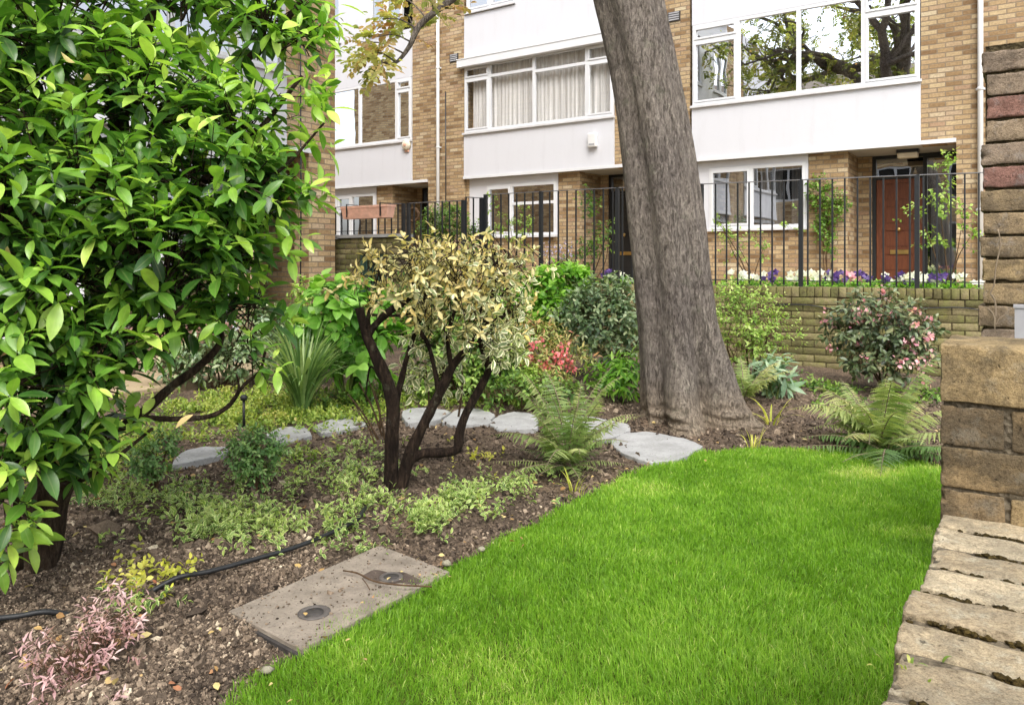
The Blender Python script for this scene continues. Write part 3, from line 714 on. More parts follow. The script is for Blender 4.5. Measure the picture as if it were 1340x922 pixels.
# ------------------------------------------------------------------ retaining wall, railings
ZW, ZL = .82, .735
RW = spline([(.9, 9.15), (.15, 8.86), (-.43, 8.68), (-1.2, 8.52), (-2.05, 8.39), (-2.97, 8.24), (-3.99, 8.10), (-5.02, 8.02), (-5.9, 7.99)], 160)
def arc(poly):
    d = np.r_[0, np.cumsum(np.linalg.norm(np.diff(poly, axis=0), axis=1))]; return d
def along(poly, s):
    d = arc(poly); return np.stack([np.interp(s, d, poly[:, k]) for k in range(2)], -1)
def brick_run(mb, poly, z0, ztop):
    L = arc(poly)[-1]; c = 0; z = ztop - .11
    # brick on edge coping
    s = .04
    while s < L - .04:
        p = along(poly, s); q = along(poly, s + .02); d = nrm(q - p)
        brick(mb, (p[0], p[1], ztop - .052), (.036, .112, .051), ax=(d[0], d[1]), r=.006, amp=.002, fine=False)
        s += .0765
    while z > z0 - .05:
        s = .11 if c % 2 else .0
        while s < L:
            p = along(poly, min(s + .108, L)); q = along(poly, min(s + .13, L)) ; d = q - p
            if np.linalg.norm(d) < 1e-6: break
            d = nrm(d); ex = random.uniform(-.002, .002)
            brick(mb, (p[0], p[1], z - .0345), (.1095, .104 + ex, .0348), ax=(d[0], d[1]), r=.006, amp=.0015, fine=False)
            s += .2245
        z -= .0745; c += 1
def ribbon(mb, poly, half, z0, z1):
    n = nrm(np.gradient(poly, axis=0)); n = np.stack([-n[:, 1], n[:, 0]], -1)
    for i in range(0, len(poly)-4, 4):
        p, q = poly[i], poly[i+4]; m, k = n[i], n[i+4]
        V = [(*(p+m*half), z0), (*(q+k*half), z0), (*(q-k*half), z0), (*(p-m*half), z0), (*(p+m*half), z1), (*(q+k*half), z1), (*(q-k*half), z1), (*(p-m*half), z1)]
        mb.raw(V, np.array([(0,1,2,3),(7,6,5,4),(0,4,5,1),(2,6,7,3)]))
t = thing('retaining_wall', 'curved mossy brick retaining wall with upright coping below the black railing', 'wall', (-2.5, 8.3, 0)); t.location = (0, 0, 0)
mb = MB(); brick_run(mb, RW, 0, ZW); mb.build('bricks', M['wallbrick'], t)
mb = MB(); ribbon(mb, RW, .0985, -.05, ZW - .015); mb.build('mortar', M['mortar'], t)
# black cable on the wall
c_ = thing('wall_cable', 'thin black cable sagging along the mossy retaining wall', 'cable', (-1, 8.3, 0)); c_.location = (0, 0, 0)
mb = MB(); ss = np.linspace(1.0, 3.3, 40); pp = along(RW, ss); nn = along(RW, ss + .05) - pp; nn = nrm(np.stack([-nn[:, 1], nn[:, 0]], -1))
sgn = 1 if nn[0][1] < 0 else -1
zz = ZW - .20 + .02*np.sin(ss*4.2) + .012*np.sin(ss*9)
mb.tube(np.c_[pp + sgn*nn*.118, zz], .007, 6); mb.build('cable', M['wire'], c_)
# left low wall with its green window
ZR = 1.45
t = thing('boundary_wall', 'brown brick wall with pale coping and green barred window below the terracotta trough', 'wall', (-7.2, 7.6, 0)); t.location = (0, 0, 0)
mb = MB(); gx0, gx1 = -7.80, -7.27; gz = 1.235
def courses(mb, x0, x1, yc, z0, z1):
    c = 0; z = z1 - .0375
    while z > z0 - .04:
        s_ = x0 - (.1125 if c % 2 else 0)
        while s_ < x1 - .02:
            a_, e_ = max(s_, x0), min(s_ + .215, x1)
            if e_ - a_ > .03: brick(mb, ((a_+e_)/2, yc, z), ((e_-a_)/2 - .001, .104, .0335), r=.006, amp=.0015, fine=False)
            s_ += .225
        z -= .075; c += 1
courses(mb, gx1, -7.02, 7.70, 0, ZR - .045); courses(mb, -8.40, gx0, 7.70, 0, ZR - .045); courses(mb, gx0, gx1, 7.70, gz + .004, ZR - .045)
courses(mb, -7.015, -6.02, 7.72, 0, ZL)
mb.build('bricks', M['wallbrick'], t)
mb = MB(); mb.box(-7.01, -6.03, 7.63, 7.81, -.05, ZL-.012); mb.box(-8.39, gx0-.005, 7.604, 7.79, -.05, ZR-.05); mb.box(gx1+.005, -7.03, 7.604, 7.79, -.05, ZR-.05); mb.box(gx0, gx1, 7.61, 7.78, gz+.006, ZR-.05); mb.build('mortar', M['mortar_pale'], t)
mb = MB(); mb.box(-8.42, -6.99, 7.55, 7.85, ZR - .042, ZR); mb.build('coping', M['stone'], t)
w = MB(); w.box(gx0+.004, gx1-.004, 7.63, 7.70, gz-.085, gz-.004); w.box(gx0+.004, gx0+.045, 7.63, 7.70, .3, gz-.085); w.box(gx1-.045, gx1-.004, 7.63, 7.70, .3, gz-.085)
wo = w.build('window_frame', M['green_frame'], t)
w = MB()
for k in range(7): w.box(gx0+.085+k*.058, gx0+.097+k*.058, 7.66, 7.672, .3, gz-.085)
w.build('window_bars', M['green_frame'], wo)
w = MB(); w.box(gx0+.002, gx1-.002, 7.75, 7.76, .05, gz-.002); w.build('window_pane', M['glass_soft'], wo)
w = MB(); w.box(gx0-.1, gx1+.1, 7.9, 7.92, .0, gz); w.build('window_backing', M['dark'], wo)

barme = {}
def bar_mesh(kind, r, h):
    mb = MB(); mb.box(-r, r, -r, r, 0, h); o = mb.build(kind, M['blackpaint']); me = o.data; bpy.data.objects.remove(o); return me
def railing(poly, ztop, h, post_s, label, group, nobars=None):
    t = thing('railing', label, 'railing', (*poly[len(poly)//2], ztop), group=group); t.location = (0, 0, 0)
    L = arc(poly)[-1]
    bm_ = bar_mesh('bar', .0075, h - .02); pm = bar_mesh('post', .021, h + .012)
    mb = MB(); d = nrm(np.gradient(poly, axis=0)); nn = np.stack([-d[:, 1], d[:, 0]], -1)
    def strip(m, hw, z0, z1):
        for i in range(len(poly)-1):
            p, q = poly[i], poly[i+1]; a, c = nn[i]*hw, nn[i+1]*hw
            m.raw([(*(p+a), z0), (*(q+c), z0), (*(q-c), z0), (*(p-a), z0), (*(p+a), z1), (*(q+c), z1), (*(q-c), z1), (*(p-a), z1)], np.array([(3,2,1,0),(4,5,6,7),(1,5,4,0),(3,7,6,2)]))
    strip(mb, .02, ztop + h - .008, ztop + h); mb.build('top_rail', M['rail_highlight'], t)
    mb = MB(); strip(mb, .016, ztop + .055, ztop + .063); mb.build('bottom_rail', M['blackpaint'], t)
    for s in post_s:
        p = along(poly, s); o = link('post', pm, t); o.location = (p[0], p[1], ztop - .012)
    n = int(L / .118)
    for k in range(n + 1):
        s = k * L / n
        if any(abs(s - q) < .055 for q in post_s): continue
        p = along(poly, s); o = link('bar', bm_, t); o.location = (p[0], p[1], ztop + .01)
    return t
RF = RW[::3].copy(); RF[:, 1] += .02
dd = arc(RF)
def s_at(px):   # arc position of a post seen at a photo column
    q, _, _ = proj(np.c_[RF, np.full(len(RF), 1.3)]); o = np.argsort(q); return float(np.interp(px, q[o], dd[o]))
railing(RF, ZW, 1.13, [s_at(x) for x in (1200, 1048, 918, 808, 708, 623)], 'long black iron railing on the curved brick wall in front of two houses', 'black iron railings')
LF = np.array([(-6.02, 7.72), (-6.3, 7.71), (-6.65, 7.70), (-6.98, 7.70)])
railing(LF, ZL, 1.13, [.02, .94], 'middle stretch of black railing between the corner post and the terracotta trough', 'black iron railings')
LG = np.array([(-7.03, 7.70), (-7.5, 7.70), (-8.0, 7.70), (-8.36, 7.69)])
railing(LG, ZR, .415, [.02], 'low black railing on the wall coping carrying the terracotta trough', 'black iron railings')
RT = np.array([(-5.93, 7.99), (-6.0, 7.88), (-6.02, 7.75)])
railing(RT, ZW - .04, 1.13, [.02], 'short return of black railing at the corner left of the tree', 'black iron railings')

# planter hung on the left railing
p0 = aty(456, 275, 7.64); p1 = aty(516, 275, 7.64)
t = thing('planter_trough', 'long terracotta trough hung on the left black railing', 'planter', (p0[0], 7.6, 1.6)); t.location = (0, 0, 0)
mb = MB(); x0, x1 = p0[0], p1[0]; zt = EYE + .073*10.2; zb = EYE + .056*10.2
V = []
for z, g in ((zb, .02), (zt-.03, .0), (zt-.03, -.008), (zt, -.008), (zt, .012), (zt-.03, .016)):
    V.append([(x0+g, 7.50+g, z), (x1-g, 7.50+g, z), (x1-g, 7.66-g, z), (x0+g, 7.66-g, z)])
V = np.array(V).reshape(-1, 3); F = []
for a in range(5):
    for i in range(4): F.append((a*4+i, a*4+(i+1) % 4, a*4+4+(i+1) % 4, a*4+4+i))
F += [(3,2,1,0), (20,21,22,23)]
mb.raw(V, np.array(F)); mb.build('trough', M['terracotta'], t)
mb = MB()
for x in (x0+.12, x1-.12): mb.box(x-.01, x+.01, 7.488, 7.496, zb+.02, zt+.03); mb.box(x-.01, x+.01, 7.497, 7.70, zt+.022, zt+.03)
mb.build('hanger', M['blackpaint'], t)

# front garden ground behind the wall
b = MB(); pr = RW[::4]
top = [(*p, ZW-.055) for p in pr] + [(-6.3, 9.7, ZW-.055), (.9, 10.3, ZW-.055)]
b.raw(top, [np.arange(len(top))[::-1]])
tag(b.build('raised_bed', M['bedsoil']), kind='structure')
b = MB(); b.raw([(-22, 7.75, .45), (3, 9.4, .45), (3, 15, .45), (-22, 15, .45)], np.array([[0,1,2,3]]))
tag(b.build('front_path', M['paving']), kind='structure')

# ------------------------------------------------------------------ the houses
def fx(px, Y=YF): return float(aty(px, 300, Y)[0])
def win(parent, x0, x1, z0, z1, y, panes, gl, fr=.05, back=None, sill=True, depth=.06, cur=None, cur_y=.16):
    """a window: frame with panes. panes: list of (xa, xb, [transom z] or None, casement?)"""
    f = MB()
    f.box(x0, x1, y, y+depth, z0, z0+fr); f.box(x0, x1, y, y+depth, z1-fr, z1)
    f.box(x0, x0+fr, y, y+depth, z0+fr, z1-fr); f.box(x1-fr, x1, y, y+depth, z0+fr, z1-fr)
    edges = [p[0] for p in panes][1:]
    for e in edges: f.box(e-fr*.6, e+fr*.6, y+.002, y+depth-.002, z0+fr, z1-fr)
    for (a, c, tr, case) in panes:
        if tr: f.box(a+fr*.6, c-fr*.6, y+.003, y+depth-.004, tr-fr*.55, tr+fr*.55)
        if case:
            a2, c2, w = a+fr*.62, c-fr*.62, .035
            for (q0, q1) in ([(z0+fr, (tr or z1-fr)-(fr*.55 if tr else 0))] + ([(tr+fr*.55, z1-fr)] if tr else [])):
                f.box(a2, a2+w, y-.012, y+.03, q0+.002, q1-.002); f.box(c2-w, c2, y-.012, y+.03, q0+.002, q1-.002)
                f.box(a2+w, c2-w, y-.012, y+.03, q0+.002, q0+w); f.box(a2+w, c2-w, y-.012, y+.03, q1-w, q1-.002)
    fo = f.build('window', M['upvc'], parent)
    for (a, c, tr, case) in panes:
        g = MB()
        g.raw([(a, y+.034, z0+.01), (c, y+.034, z0+.01), (c, y+.034, z1-.01), (a, y+.034, z1-.01)], np.array([[0,1,2,3]]))
        g.build('pane', gl, fo)
    if sill:
        s = MB(); s.box(x0-.03, x1+.03, y-.055, y+.01, z0-.045, z0-.002); s.build('sill', M['sill'], fo)
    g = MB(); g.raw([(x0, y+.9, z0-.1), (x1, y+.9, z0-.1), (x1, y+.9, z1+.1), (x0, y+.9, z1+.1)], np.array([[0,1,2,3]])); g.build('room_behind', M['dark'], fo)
    if cur:
        g = MB()
        for (ca, cb) in cur:
            xx = np.arange(ca, cb, .012); zz = np.array([z0+.02, z1-.02]); yy = y + cur_y + .022*np.sin(xx*55 + 2*np.sin(xx*7))
            n = len(xx); V = np.concatenate([np.c_[xx, yy, np.full(n, z)] for z in zz]); i = np.arange(n-1)
            g.raw(V, [np.stack([i, i+1, i+1+n, i+n], -1)], True)
        g.build('curtain', M['net'] if cur_y < .3 else M['blind'], fo)
    return fo

def house(X0, label, up_panes, gl_up, gnd_win, gl_gnd, col_x, door_x, door_mat, ledge=False, cur_up=None, gcur=None, top_pane=True, ztop=9.0, rz=0, loc=None, pw=3.72, pier=1.53, canopy_r=.48, deep=6.0):
    H = thing('terraced_house', label, 'house', loc if loc is not None else (X0, YF, 0), rz, 'terraced houses around the garden')
    zb = .4
    # brickwork: pier with its return, and the walls of the recess
    m = MB()
    m.box(canopy_r, pier, .012, .30, zb, 2.888); m.box(0, pier, .012, .30, 2.888, ztop)
    m.box(-pw, col_x[0]-.0, .12, .30, zb, gnd_win[2])                        # under the ground-floor window
    m.box(col_x[0], col_x[1], .12, 1.02, zb, 2.885)                          # column
    m.box(col_x[1]-.01, door_x[0], 1.02, 1.2, zb, 2.885)
    m.box(-pw-.005, -pw+.06, .06, .118, zb, 2.885)
    m.build('brick_wall', M['brick_brightened'] if rz else M['brick'], H)
    m = MB(); m.box(-pw, 0, -.028, .22, 2.952, 3.86); m.box(-pw, 0, -.018, .22, 5.375, 6.50); m.box(-pw, 0, -.018, .22, 7.95, ztop)
    m.build('white_panel', M['render'], H)
    m = MB(); m.box(-pw, gnd_win[0], .10, .16, gnd_win[2], 2.885); m.box(gnd_win[0], gnd_win[1], .10, .16, gnd_win[3], 2.885); m.box(gnd_win[1], col_x[0]-.004, .10, .16, gnd_win[2], 2.885)
    m.build('lintel_panel', M['render'], H)
    m = MB(); m.box(-pw-.01, canopy_r, -.05, -.004, 2.886, 2.948); m.build('canopy_edge', M['upvc'], H)
    m = MB(); m.box(-pw, canopy_r, -.003, 1.6, 2.89, 2.944); m.build('soffit', M['soffit'], H)
    # first-floor window
    win(H, -pw+.01, -.01, 3.905, 5.37, -.02, up_panes, gl_up, .055, cur=cur_up)
    if ledge:
        m = MB(); m.box(-pw-.10, .0, -.16, -.03, 5.34, 5.50); m.box(-pw-.11, .01, -.17, -.03, 5.50, 5.52); m.build('blind_box', M['upvc'], H)
    # top-floor windows
    for (a, c) in ((-pw+.06, -pw+1.35), (-1.35, -.3)):
        win(H, a, c, 6.56, 7.9, -.012, [(a, (a+c)/2, None, True), ((a+c)/2, c, None, True)], M['glass'], .05)
    m = MB(); m.box(-pw+1.352, -1.352, -.016, .2, 6.502, 7.948); m.build('white_panel', M['render'], H)
    # ground-floor window
    g0, g1, gz0, gz1, gp = gnd_win
    win(H, g0, g1, gz0, gz1, .085, gp, gl_gnd, .055, cur=gcur, cur_y=.35)
    # entrance
    d0, d1 = door_x
    fr = MB(); y = 1.05
    fr.box(d0, d0+.06, y, y+.09, zb, 2.885); fr.box(d1-.06, d1, y, y+.09, zb, 2.885); fr.box(d0+.06, d1-.06, y, y+.09, 2.83, 2.885); fr.box(d0+.06, d1-.06, y+.002, y+.088, 2.48, 2.54)
    fr.box(d1, canopy_r, y+.002, y+.08, 2.8, 2.885); fr.box(canopy_r-.06, canopy_r, y+.002, y+.08, zb, 2.8)
    fd = fr.build('door_frame', M['door_black'], H)
    d = MB(); a, c = d0+.066, d1-.066; n = 5; hh = (2.475-.46)/n
    d.box(a, c, y+.03, y+.06, .45, 2.475)
    for k in range(n+1):
        zc = .45 + k*hh; d.box(a+.001, c-.001, y+.014, y+.031, max(zc-.055, .45), min(zc+.055, 2.475))
    d.box(a, a+.1, y+.012, y+.032, .45, 2.475); d.box(c-.1, c, y+.012, y+.032, .45, 2.475)
    for k in range(n):
        zc = .45 + (k+.5)*hh; d.box(a+.14, c-.14, y+.02, y+.031, zc-.12, zc+.12)
    do = d.build('door', door_mat, H)
    k = MB(); k.lathe(((a+c)/2, y+.012, 1.62), [(.012, 0), (.012, .03), (.032, .045), (.036, .06), (.02, .075)], 16, axis=(0, -1, 0)); k.build('knob', M['brass'], do)
    k = MB(); k.box((a+c)/2-.14, (a+c)/2+.14, y+.003, y+.013, 1.2, 1.27); k.box((a+c)/2-.115, (a+c)/2+.115, y-.003, y+.004, 1.213, 1.256); k.build('letter_plate', M['brass'], do)
    g = MB(); g.raw([(d0, y+.05, 2.53), (d1, y+.05, 2.53), (d1, y+.05, 2.85), (d0, y+.05, 2.85)], np.array([[0,1,2,3]])); g.raw([(d1, y+.05, .45), (canopy_r, y+.05, .45), (canopy_r, y+.05, 2.81), (d1, y+.05, 2.81)], np.array([[0,1,2,3]])); g.build('side_light', M['glass'], fd)
    g = MB()
    if d1 < canopy_r - .2:
        xx = np.arange(d1+.04, canopy_r-.06, .01); n = len(xx); yy = y+.14+.02*np.sin(xx*70); i = np.arange(n-1)
        V = np.concatenate([np.c_[xx, yy, np.full(n, z)] for z in (.5, 2.3)]); g.raw(V, [np.stack([i, i+1, i+1+n, i+n], -1)], True); g.build('curtain', M['blind'], fd)
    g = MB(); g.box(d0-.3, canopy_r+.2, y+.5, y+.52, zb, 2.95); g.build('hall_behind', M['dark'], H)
    # body, roof
    m = MB(); m.box(-pw-.02, pier, .30, .32, 2.96, 3.85); m.box(-pw, pier, deep-.02, deep, zb, ztop); m.box(-pw-.02, -pw-.0, .32, deep, zb, ztop); m.box(pier-.02, pier-.002, .30, deep, zb, ztop)
    m.build('party_wall', M['brick_end'], H)
    m = MB(); m.box(-pw-.05, pier+.0, -.25, deep+.2, ztop+.002, ztop+.14); m.build('roof', M['greypaint'], H)
    return H

def loc_panes(X0, specs):
    """specs: photo columns of each pane's edges"""
    return [(fx(a)-X0, fx(c)-X0, tr, cs) for (a, c, tr, cs) in specs]
X3, X2, X1 = -1.47, -6.76, -12.0
pw3 = X3 - fx(906); pw2 = X2 - fx(608)
up3 = loc_panes(X3, [(909, 966, 5.07, True), (966, 1045, None, False), (1045, 1130, None, False), (1130, 1203, 5.05, True)])
up3[0] = (-pw3+.01,) + up3[0][1:]; up3[-1] = (up3[-1][0], -.01) + up3[-1][2:]
up2 = loc_panes(X2, [(609, 641, 5.08, True), (641, 699, 5.08, False), (699, 768, 5.02, False), (768, 803, 5.02, True)])
up2[0] = (-pw2+.01,) + up2[0][1:]; up2[-1] = (up2[-1][0], -.01) + up2[-1][2:]
up1 = [(-3.71, -3.0, None, False), (-3.0, -2.26, None, False)] + loc_panes(X1, [(471, 519, None, False), (519, 541, 5.10, True)])
up1[1] = (-3.0, up1[2][0], None, False); up1[-1] = (up1[-1][0], -.01) + up1[-1][2:]
H3 = house(X3, 'house at right with tree reflected in its wide window and red-brown wooden door', up3, M['glass_bright'],
           (-3.42, -1.74, 1.66, 2.76, [(-3.42, -2.66, None, True), (-2.66, -1.74, None, False)]), M['glass'], (-1.70, -1.08), (-.86, -.02), M['door_wood'], pw=pw3, gcur=[(-3.2, -2.75), (-2.6, -2.2), (-2.05, -1.8)])
H2 = house(X2, 'middle house with pleated net curtains behind its first floor window and a black door', up2, M['glass_soft'],
           (-3.14, -1.38, 1.62, 2.72, [(-3.14, -2.5, None, True), (-2.5, -1.38, 2.30, False)]), M['glass'], (-1.34, -.84), (-.66, .10), M['door_black'], ledge=True, pw=pw2, cur_up=[(-3.55, -.06)])
H1 = house(X1, 'farthest house with brick wall reflected in its window, partly hidden by the left building', up1, M['glass_bright'],
           (-3.5, -1.3, 1.62, 2.72, [(-3.5, -2.6, 2.35, True), (-2.6, -2.1, 2.35, True), (-2.1, -1.3, None, False)]), M['glass'], (-1.26, -.74), (-.6, .10), M['door_black'])
# the left building, turned to face the path
XW = -8.1
HW = house(0, 'left building of yellow brick seen side-on behind the laurel bush', [(-3.71, -2.7, 5.0, True), (-2.7, -1.6, None, False), (-1.6, -.8, None, False), (-.8, -.01, 5.0, True)], M['glass'],
           (-3.5, -.72, .62, 2.76, [(-3.5, -2.6, None, True), (-2.6, -1.7, None, True), (-1.7, -.72, None, True)]), M['glass'], (-.68, -.40), (-.36, .30), M['door_black'], rz=math.pi/2, loc=(XW, 6.58, -.35), pier=.87, canopy_r=.4, deep=12)
# gable end brickwork of the left building
HW2 = thing('terraced_house', 'house adjoining the left building, its white panel glimpsed through the laurel leaves', 'house', (XW, 1.32, -.35), math.pi/2, 'terraced houses around the garden')
m = MB(); m.box(.0, 1.53, .012, .3, .3, 9.0); m.box(-3.72, 0, .12, .3, .3, 1.2); m.build('brick_wall', M['brick'], HW2)
m = MB(); m.box(-3.72, 0, -.028, .22, 2.95, 3.86); m.box(-3.72, 0, -.02, .22, 5.375, 9.0); m.build('white_panel', M['render'], HW2)
win(HW2, -3.71, -.01, 3.905, 5.37, -.02, [(-3.71, -2.7, 5.0, True), (-2.7, -1.3, None, False), (-1.3, -.01, 5.0, True)], M['glass'], .055)
win(HW2, -3.71, -.01, 1.24, 2.9, .08, [(-3.71, -2.2, None, True), (-2.2, -.01, None, True)], M['glass'], .055)

HO = thing('terraced_house', 'long brick house across the garden, seen only as reflections in the ground floor windows', 'house', (-10, -10, 0), math.pi)
m = MB()
for (z0, z1) in ((0, 1.6), (2.8, 3.9), (5.4, 6.6), (7.8, 8.4)): m.box(-14, 14, 0, .3, z0, z1)
for k in range(8):
    for (z0, z1) in ((1.6, 2.8), (3.9, 5.4), (6.6, 7.8)): m.box(-14+k*3.6, -12.6+k*3.6, 0, .3, z0, z1)
m.build('brick_wall', M['brick_end'], HO)
m = MB(); V = [(-14.3,-.4,8.4),(14.3,-.4,8.4),(14.3,4,10.6),(-14.3,4,10.6)]; m.raw(V, np.array([[0,1,2,3]])); m.build('roof', M['lid'], HO)
for k in range(7):
    for (z0, z1) in ((1.6, 2.8), (3.9, 5.4), (6.6, 7.8)):
        x0 = -12.6+k*3.6; x1 = x0+2.2; f = MB(); f.box(x0, x1, .05, .11, z0, z0+.08); f.box(x0, x1, .05, .11, z1-.08, z1)
        for x in (x0, x0+.7, x0+1.4, x1-.08): f.box(x, x+.08, .051, .109, z0+.08, z1-.08)
        fo = f.build('window', M['upvc'], HO); g = MB(); g.raw([(x0,.09,z0),(x1,.09,z0),(x1,.09,z1),(x0,.09,z1)], np.array([[0,1,2,3]])); g.build('pane', M['dark'], fo)

# downpipes, vents, alarms, lamp
def downpipe(X, label):
    t = thing('downpipe', label, 'drainpipe', (X, YF-.05, .45), group='white downpipes'); 
    m = MB(); m.tube([(0, 0, 0), (0, 0, 4), (0, 0, 8.5)], .038, 14, smooth=True); m.build('pipe', M['plastic_white'], t)
    for z in (1.4, 3.2, 5.0, 6.8):
        m = MB(); m.lathe((0, 0, z), [(.038, -.025), (.046, -.02), (.046, .02), (.038, .025)], 14); m.box(-.06, .06, .02, .055, z-.015, z+.015); m.build('bracket', M['plastic_white'], t)
downpipe(fx(1283, YF-.05), 'white plastic downpipe beside the right house near the tall brick pier')
downpipe(fx(573, YF-.05), 'white plastic downpipe on brickwork between the middle and farthest houses')
t = thing('drain_cable', 'thin dark cable running up the brick beside the left white downpipe', 'cable', (fx(583), YF, 0)); 
m = MB(); m.tube([(0, -.002, .5), (.01, -.002, 3), (0, -.002, 4.9)], .012, 6); m.build('cable', M['door_black'], t)
t = thing('wall_cable', 'thin black cable hanging down the left brick building near its corner', 'cable', (XW+.0, 6.98, 0));
m = MB(); yy = aty(393, 300, 7)[1]
d_ = ray(393, 300); s_ = (XW+.012)/d_[0]; t.location = (XW+.01, float(d_[1]*s_), 0)
m.tube([(0, 0, .05), (.004, .01, 2), (0, 0, 4.6)], .010, 6); m.build('cable', M['door_black'], t)
def vent(px, py, label):
    p = aty(px, py, YF); t = thing('wall_vent', label, 'vent', (p[0], YF+.012, p[2]), group='wall vents')
    m = MB(); m.box(-.12, .12, -.02, 0, -.09, .09); m.build('plate', M['lid_dark'], t)
    m = MB()
    for k in range(4): m.box(-.1, .1, -.03, -.021, -.07+k*.042, -.045+k*.042)
    m.build('louvre', M['greypaint'], t)
vent(594, 76, 'small dark vent in the brick beside the middle house window')
vent(882, 22, 'small dark vent in the brick just right of the tree trunk')
p = aty(777, 184, YF-.03); t = thing('alarm_box', 'white upright alarm box on the middle house white panel', 'alarm box', (p[0], YF-.03, p[2]))
m = MB(); brick(m, (0, -.05, 0), (.095, .045, .14), r=.02, amp=0, fine=True); m.build('cover', M['plastic_white'], t)
m = MB(); m.box(-.06, .06, -.1, -.094, -.1, -.07); m.build('grille', M['greypaint'], t)
p = aty(533, 190, YF-.03); t = thing('alarm_box', 'round cream alarm sounder under the farthest house window', 'alarm box', (p[0], YF-.03, p[2]))
m = MB(); m.lathe((0, 0, 0), [(.12, 0), (.125, .04), (.11, .075), (.06, .09)], 24, axis=(0, -1, 0)); m.build('cover', M['plastic_cream'], t)
m = MB(); m.lathe((0, -.09, 0), [(.045, 0), (.045, .008), (.03, .012)], 20, axis=(0, -1, 0)); m.box(-.06, .06, -.03, 0, -.16, -.11); m.build('strobe', M['terracotta'], t)
p = aty(1188, 200, YF+.45); t = thing('porch_lamp', 'small porch lamp on the canopy soffit above the wooden door', 'lamp', (p[0], YF+.45, 2.888))
m = MB(); m.box(-.16, .16, -.08, .08, -.05, 0); m.build('base', M['door_black'], t)
m = MB(); brick(m, (0, 0, -.095), (.15, .075, .044), r=.02, amp=0); m.build('diffuser', M['plastic_cream'], t)

p = aty(541, 281, 13.3); t = thing('wreath', 'round brown twig wreath on the brickwork behind the left railing', 'wreath', tuple(p))
m = MB(); aa = np.linspace(0, 2*np.pi, 33)
for k in range(5): m.tube(np.c_[.15*np.cos(aa) + .02*np.cos(3*aa+k), .02*np.sin(4*aa+k), .15*np.sin(aa) + .02*np.sin(5*aa+2*k)], .014, 6, cap=False)
m.build('twigs', M['twig'], t)

# ------------------------------------------------------------------ bench and pot by the left building
pb = atz(225, 430, 7.6)
t = thing('garden_bench', 'weathered pinkish wooden bench on the path beyond the laurel bush', 'bench', (pb[0], pb[1], .035), math.radians(90))
m = MB()
for k in range(4): m.box(-.6, .6, -.2+k*.105, -.11+k*.105, .38, .41)
m.build('seat', M['bench_wood'], t)
for (sx, sy) in ((-1,-1),(1,-1),(-1,1),(1,1)):
    m = MB(); m.box(sx*.52-.035, sx*.52+.035, sy*.17-.03, sy*.17+.03, 0, .378); m.build('leg', M['bench_dark'], t)
m = MB(); m.box(-.48, .48, -.19, -.165, .28, .375); m.box(-.48, .48, .165, .19, .28, .375); m.build('apron', M['bench_wood'], t)
# ------------------------------------------------------------------ stepping stones
STONES = [
 ('narrow pale stepping stone farthest left, beside the small dark shrub', [(220,609),(294,594),(297,585),(268,583),(238,590)]),
 ('pale stepping stone second from left, behind the bushy dark shrub', [(346,568),(368,580),(409,569),(400,557),(368,558)]),
 ('long pale stepping stone left of the variegated shrub stems', [(408,558),(424,567),(481,555),(473,544),(432,548)]),
 ('pale stepping stone directly behind the variegated shrub stems', [(524,537),(531,553),(574,549),(592,538),(568,533),(540,533)]),
 ('broad rounded stepping stone right of the variegated shrub stems', [(577,551),(592,556),(641,554),(648,541),(627,534),(597,535)]),
 ('pale stepping stone between the broad rounded one and the fern', [(641,554),(652,562),(706,559),(702,541),(672,538),(652,543)]),
 ('pale stepping stone half hidden behind the front fern', [(722,556),(788,577),(826,562),(823,554),(775,545),(738,541)]),
 ('largest pale stepping stone at the lawn edge below the tree', [(798,578),(815,593),(851,605),(889,600),(922,583),(896,573),(846,564),(815,566)]),
]
for lab, poly in STONES:
    P = np.array([gnd(x, y, .018)[:2] for x, y in poly])
    if np.sum(P[:, 0]*np.roll(P[:, 1], -1) - np.roll(P[:, 0], -1)*P[:, 1]) < 0: P = P[::-1]
    Pc = np.vstack([P, P[:1]]); Q = []
    for a, c in zip(Pc[:-1], Pc[1:]):
        for k in np.linspace(0, 1, 6, endpoint=False): Q.append(a + (c-a)*k)
    Q = np.array(Q); Q = (np.roll(Q, 1, 0) + 3*Q + np.roll(Q, -1, 0))/5; Q = Q + .012*np.stack([vnoise(np.c_[Q*24, np.zeros(len(Q))]), vnoise(np.c_[Q*24+40, np.zeros(len(Q))])], -1)
    c = Q.mean(0); m = MB(); m.prism(Q - c, -.05, .018, .004)
    o = m.build('stepping_stone', M['stone']); o.location = (c[0], c[1], 0); tag(o, lab, 'stepping stone', 'stepping stones across the bed')

